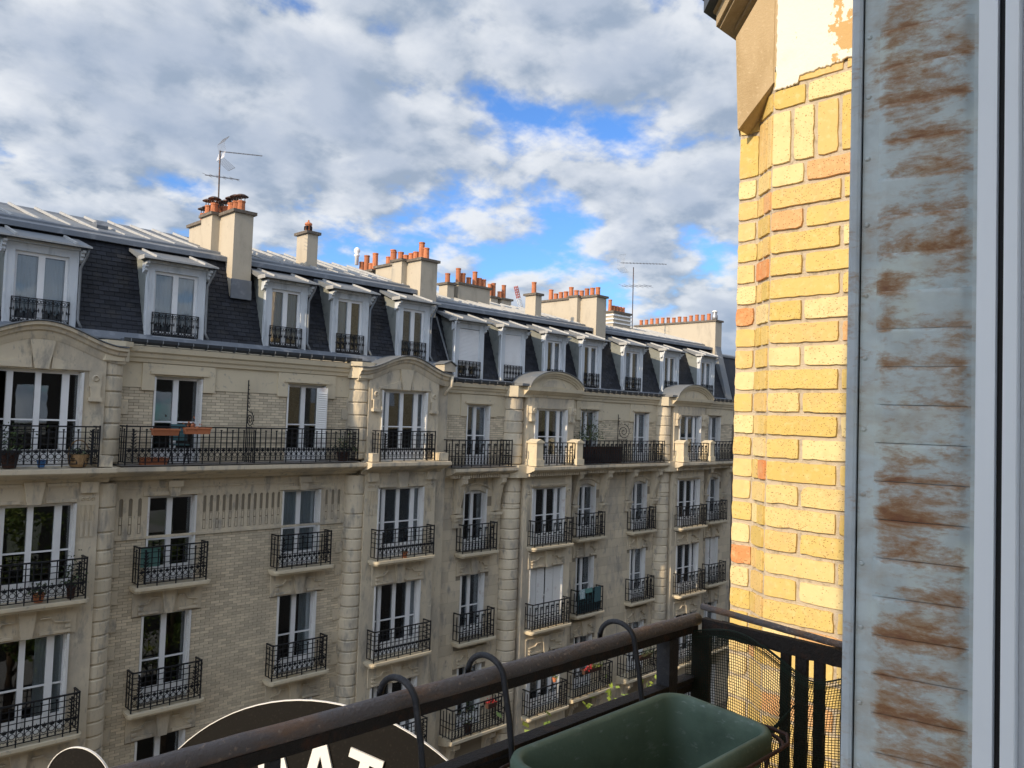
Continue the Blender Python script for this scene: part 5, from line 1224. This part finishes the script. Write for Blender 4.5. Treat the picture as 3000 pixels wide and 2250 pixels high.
def sprig(root, x, y, z, n, seed):
    r = random.Random(seed); m = MB()
    for k in range(n):
        dx, dy = r.uniform(-.28, .28), r.uniform(-.28, .28); h = r.uniform(.3, .7); b = Vector((x+dx*.4, y+dy*.4, z-1.0)); t = Vector((x+dx, y+dy, z-.6+h))
        m.tube([b, t], [.012, .004], 4)
        for i in range(34):
            p = b.lerp(t, r.uniform(.25, 1.03))+Vector((r.gauss(0, .05), r.gauss(0, .05), r.gauss(0, .05))); d = Vector((r.gauss(0, 1), r.gauss(0, 1), r.gauss(.3, .7))).normalized(); n_ = d.cross(Vector((r.gauss(0, 1), r.gauss(0, 1), r.gauss(0, 1)))).normalized(); L = r.uniform(.03, .05)
            m.add([p-d*L, p+n_*L*.6, p+d*L, p-n_*L*.6], [(0, 1, 2, 3)])
    m.build('top_twig', M['leaf_lt'], root)
t1 = tree(7.5, 5.5, -3.55, 2.3, 'green street tree whose lit top twigs show under the handrail by the planter', 3)
sprig(t1, 7.24, 5.5, -3.08, 12, 5); sprig(t1, 7.98, 5.5, -3.1, 6, 8)
tree(13.5, 5.2, -5.2, 2.4, 'leafy street tree standing further along the pavement below the brick corner', 13)
tree(1.6, 5.4, -4.6, 2.3, 'leafy street tree on the pavement straight below the balcony', 23, nl=3600)

# ================================================================== THINGS ON THE BALCONIES ACROSS THE STREET
def trough(x, y, z, L, label, mat='terracotta', h=.15, d=.17, cat='flower box', group='flower boxes on balconies', plants=None):
    root = empty('flower_box', (x, y, z), label, cat, group); m = MB()
    m.add([(x-L/2+.02, y-d/2+.02, z), (x+L/2-.02, y-d/2+.02, z), (x+L/2-.02, y+d/2-.02, z), (x-L/2+.02, y+d/2-.02, z), (x-L/2, y-d/2, z+h), (x+L/2, y-d/2, z+h), (x+L/2, y+d/2, z+h), (x-L/2, y+d/2, z+h)],
          [(0, 3, 2, 1), (0, 1, 5, 4), (1, 2, 6, 5), (2, 3, 7, 6), (3, 0, 4, 7), (4, 5, 6, 7)])
    for s in (-1, 1): m.box(x-L/2-.015, x+L/2+.015, y+s*d/2-.015, y+s*d/2+.012, z+h-.03, z+h+.01)
    m.build('trough', M[mat], root)
    if plants: bush(root, x, y, z+h, L*.45, plants[0], plants[1], int(plants[2]), M[plants[3]])
    return root
def bush(root, x, y, z, rx, rz, ry, n, mat, name='foliage', L0=.03, seed=4):
    r = random.Random(seed+int(x*10)); m = MB()
    for i in range(n):
        p = Vector((x+r.gauss(0, .5)*rx, y+r.gauss(0, .5)*ry, z+abs(r.gauss(0, .5))*rz)); d = Vector((r.gauss(0, 1), r.gauss(0, 1), r.gauss(.3, 1))).normalized(); n_ = d.cross(Vector((r.gauss(0, 1), r.gauss(0, 1), r.gauss(0, 1)))).normalized(); L = L0*r.uniform(.7, 1.4)
        m.add([p-d*L, p+n_*L*.55, p+d*L, p-n_*L*.55], [(0, 1, 2, 3)])
    return m.build(name, mat, root)
def potted(x, y, z, r, h, label, mat='terracotta', n=0, rz=.3, leaf='leaf_dk', cat='plant pot', group='plants on balconies'):
    root = empty('potted_plant', (x, y, z), label, cat, group); m = MB(); m.lathe(x, y, [(r*.7, 0), (r*.95, h*.8), (r*1.08, h*.8), (r*1.08, h), (r*.9, h), (r*.85, h*.9)], 12, z); m.build('pot', M[mat], root, smooth=False)
    if n: 
        k = MB(); k.tube([(x, y, z+h*.8), (x+.02, y, z+h+rz*.4)], .012, 4); k.build('stem', M['bark'], root); bush(root, x, y, z+h, r*2, rz, r*2, n, M[leaf])
    return root
zA = -1.385
trough(7.12, 18.60, -.70, .60, 'terracotta flower box hung on the left part of the long balcony rail')
b2 = trough(7.86, 18.60, -.66, .62, 'terracotta flower box with a few yellow stalks hung right on the long balcony rail')
bush(b2, 7.75, 18.6, -.50, .2, .16, .08, 40, M['terracotta'], seed=7)
trough(6.95, 18.78, zA, .62, 'terracotta trough standing on the floor of the long balcony')
ch_ = empty('garden_chair', (7.62, 18.95, zA), 'dark green folded garden chair behind the long balcony rail', 'chair'); m = MB()
for x in (7.42, 7.80): m.tube([(x, 18.85, zA), (x, 19.1, zA+.95)], .018, 5); m.tube([(x, 19.12, zA), (x, 18.86, zA+.46)], .018, 5)
m.build('chair_frame', M['iron'], ch_); m = MB(); m.box(7.43, 7.79, 18.82, 19.16, zA+.44, zA+.47); m.build('seat', M['cloth_dk'], ch_); m = MB(); m.add([(7.43, 18.99, zA+.55), (7.79, 18.99, zA+.55), (7.79, 19.1, zA+.94), (7.43, 19.1, zA+.94), (7.43, 19.01, zA+.55), (7.79, 19.01, zA+.55), (7.79, 19.12, zA+.94), (7.43, 19.12, zA+.94)], [(0, 1, 2, 3), (7, 6, 5, 4), (0, 4, 5, 1), (1, 5, 6, 2), (2, 6, 7, 3), (3, 7, 4, 0)]); m.build('backrest', M['cloth_dk'], ch_)
p = potted(12.15, 18.95, zA, .17, .26, 'dark bushy plant by the right end of the long balcony', 'reed', 180, .6)
wb = empty('wicker_basket', (5.32, 18.62, zA), 'sunlit wicker basket with arched handle on the near bay balcony', 'basket'); m = MB(); m.lathe(5.32, 18.62, [(.15, 0), (.19, .06), (.21, .2), (.22, .27), (.2, .27), (.18, .1)], 14, zA); m.build('basket_body', M['wicker'], wb); m = MB(); m.tube([(5.32+.2*math.cos(math.pi*i/12), 18.62, zA+.27+.3*math.sin(math.pi*i/12)) for i in range(13)], .014, 5); m.build('handle', M['wicker'], wb); bush(wb, 5.32, 18.62, zA+.27, .2, .14, .2, 90, M['leaf_dk'], 'dried_stems')
potted(4.62, 18.62, zA, .09, .15, 'small blue plastic pot on the near bay balcony', 'bluebowl', 0)
potted(4.05, 18.65, zA, .18, .35, 'dark leafy plant at the left end of the near bay balcony', 'reed', 150, .5)
potted(3.72, 18.75, zA+.0, .13, .2, 'spiky plant beside the leafy one on the near bay balcony', 'terracotta', 60, .7)
potted(4.75, 18.75, SILL[1], .12, .18, 'red pot with drooping plant inside the near bay window railing', 'terracotta', 140, .22)
potted(5.36, 18.74, SILL[1], .10, .3, 'tall dark plant at the right end of the near bay window railing', 'reed', 160, .5)
potted(14.2, 18.62, SILL[1], .085, .17, 'small red flowerpot standing on the right bay window sill', 'terracotta', 30, .08)
c = empty('cloth', (7.05, 18.99, -3.72), 'turquoise cloth panel hung behind the left window railing', 'cloth'); m = MB()
for i in range(8): m.quad((6.86+i*.055, 18.985+.008*math.sin(i*1.4), -3.78), (6.915+i*.055, 18.985+.008*math.sin((i+1)*1.4), -3.78), (6.915+i*.055, 18.985+.008*math.sin((i+1)*1.4), -3.32), (6.86+i*.055, 18.985+.008*math.sin(i*1.4), -3.32))
m.build('fabric', M['teal'], c)
t_ = empty('serving_tray', (10.85, 19.0, SILL[2]), 'pale wooden tray lying on the sill inside the lower right window railing', 'tray'); m = MB(); m.box(10.6, 11.1, 18.97, 19.18, SILL[2]+.005, SILL[2]+.03); m.build('board', M['stone_clean'], t_); m = MB(); m.box(10.6, 11.1, 18.97, 18.985, SILL[2]+.031, SILL[2]+.06); m.build('lip', M['stone_clean'], t_)
# right building
def towel(x, y, z, w_, h, label, mat):
    root = empty('towel', (x, y, z-h), label, 'towel', 'towels on the window railing'); m = MB(); n = 8
    for s, hh in ((-.03, h), (.03, h*.6)):
        for i in range(n):
            a, b = x-w_/2+w_*i/n, x-w_/2+w_*(i+1)/n; f = lambda q: y+s+.012*math.sin(q*40)
            m.quad((a, f(a), z-hh), (b, f(b), z-hh), (b, f(b)*0+y+s*.6, z), (a, y+s*.6, z))
    for i in range(n): a, b = x-w_/2+w_*i/n, x-w_/2+w_*(i+1)/n; m.quad((a, y-.018, z), (b, y-.018, z), (b, y+.018, z), (a, y+.018, z))
    m.build('fabric', M[mat], root)
zr3 = SB[2]+.93
towel(22.72, YF-.35, zr3+.01, .30, .34, 'pale checked towel at the left of the window railing', 'cloth_w'); towel(23.10, YF-.35, zr3+.012, .42, .16, 'pale teal towel folded in the middle of the window railing', 'teal'); towel(23.62, YF-.35, zr3+.011, .36, .55, 'long dark towel at the right of the window railing', 'cloth_dk')
dr = empty('clothes_rack', (23.2, 18.86, SB[2]), 'dark fabric screen behind the window railing under the hanging towels', 'drying rack'); m = MB(); m.box(22.55, 23.9, 18.985, 19.0, SB[2]+.06, SB[2]+.86); m.build('fabric', M['cloth_dk'], dr)
o_ = empty('olive_tree', (22.95, 18.95, -1.63), 'small olive tree in a pot on the long balcony of the pale stone building', 'potted tree'); m = MB(); m.lathe(22.95, 18.95, [(.16, 0), (.22, .38), (.24, .38), (.24, .42), (.2, .42)], 12, -1.63); m.build('pot', M['reed'], o_); m = MB(); m.tube([(22.95, 18.95, -1.3), (22.9, 18.95, -.6), (22.98, 18.93, .0)], [.03, .022, .01], 6)
for dx, dz in ((-.4, .4), (.35, .5), (-.25, .75), (.5, .25)): m.tube([(22.93, 18.95, -.65), (22.95+dx, 18.93, -.65+dz)], [.015, .005], 4)
m.build('trunk', M['bark'], o_); bush(o_, 22.95, 18.95, -.75, .75, .75, .35, 420, M['leaf_dk'], 'foliage', .035)
for x, L in ((22.5, .9), (23.55, 1.0), (24.3, .8)): trough(x, 18.86, -1.63, L, {22.5: 'long brown trough left of the potted olive tree', 23.55: 'brown trough right of the potted olive tree', 24.3: 'brown trough at the foot of the iron spiral screen'}[x], 'reed', .62, .2)
fb = trough(23.0, 18.62, -9.3, .95, 'flower box with red geraniums on the low balcony', 'reed', .16, .18); bush(fb, 22.9, 18.62, -9.14, .3, .3, .15, 70, M['red'], 'flower', .03); bush(fb, 23.2, 18.62, -9.14, .4, .5, .18, 160, M['leaf'])
fb = trough(26.3, 18.62, -9.45, .8, 'flower box with dark ivy on the furthest low balcony', 'reed', .16, .18); bush(fb, 26.3, 18.6, -9.4, .6, .4, .2, 160, M['leaf_dk'])
fb = trough(17.9, 18.60, -9.4, .4, 'small flower box with red blooms on the nearest low balcony', 'reed', .16, .18); bush(fb, 17.9, 18.6, -9.24, .2, .12, .1, 40, M['red'], 'flower', .025)
potted(20.9, 18.55, -9.2, .08, .14, 'little pot with yellow bloom on the rail of the low bay window', 'terracotta', 40, .12, 'leaf')
potted(17.2, 18.9, -10.12, .14, .25, 'tall green shrub on the nearest low balcony', 'reed', 200, 1.0, 'leaf_dk')
print('objects', len(bpy.data.objects))
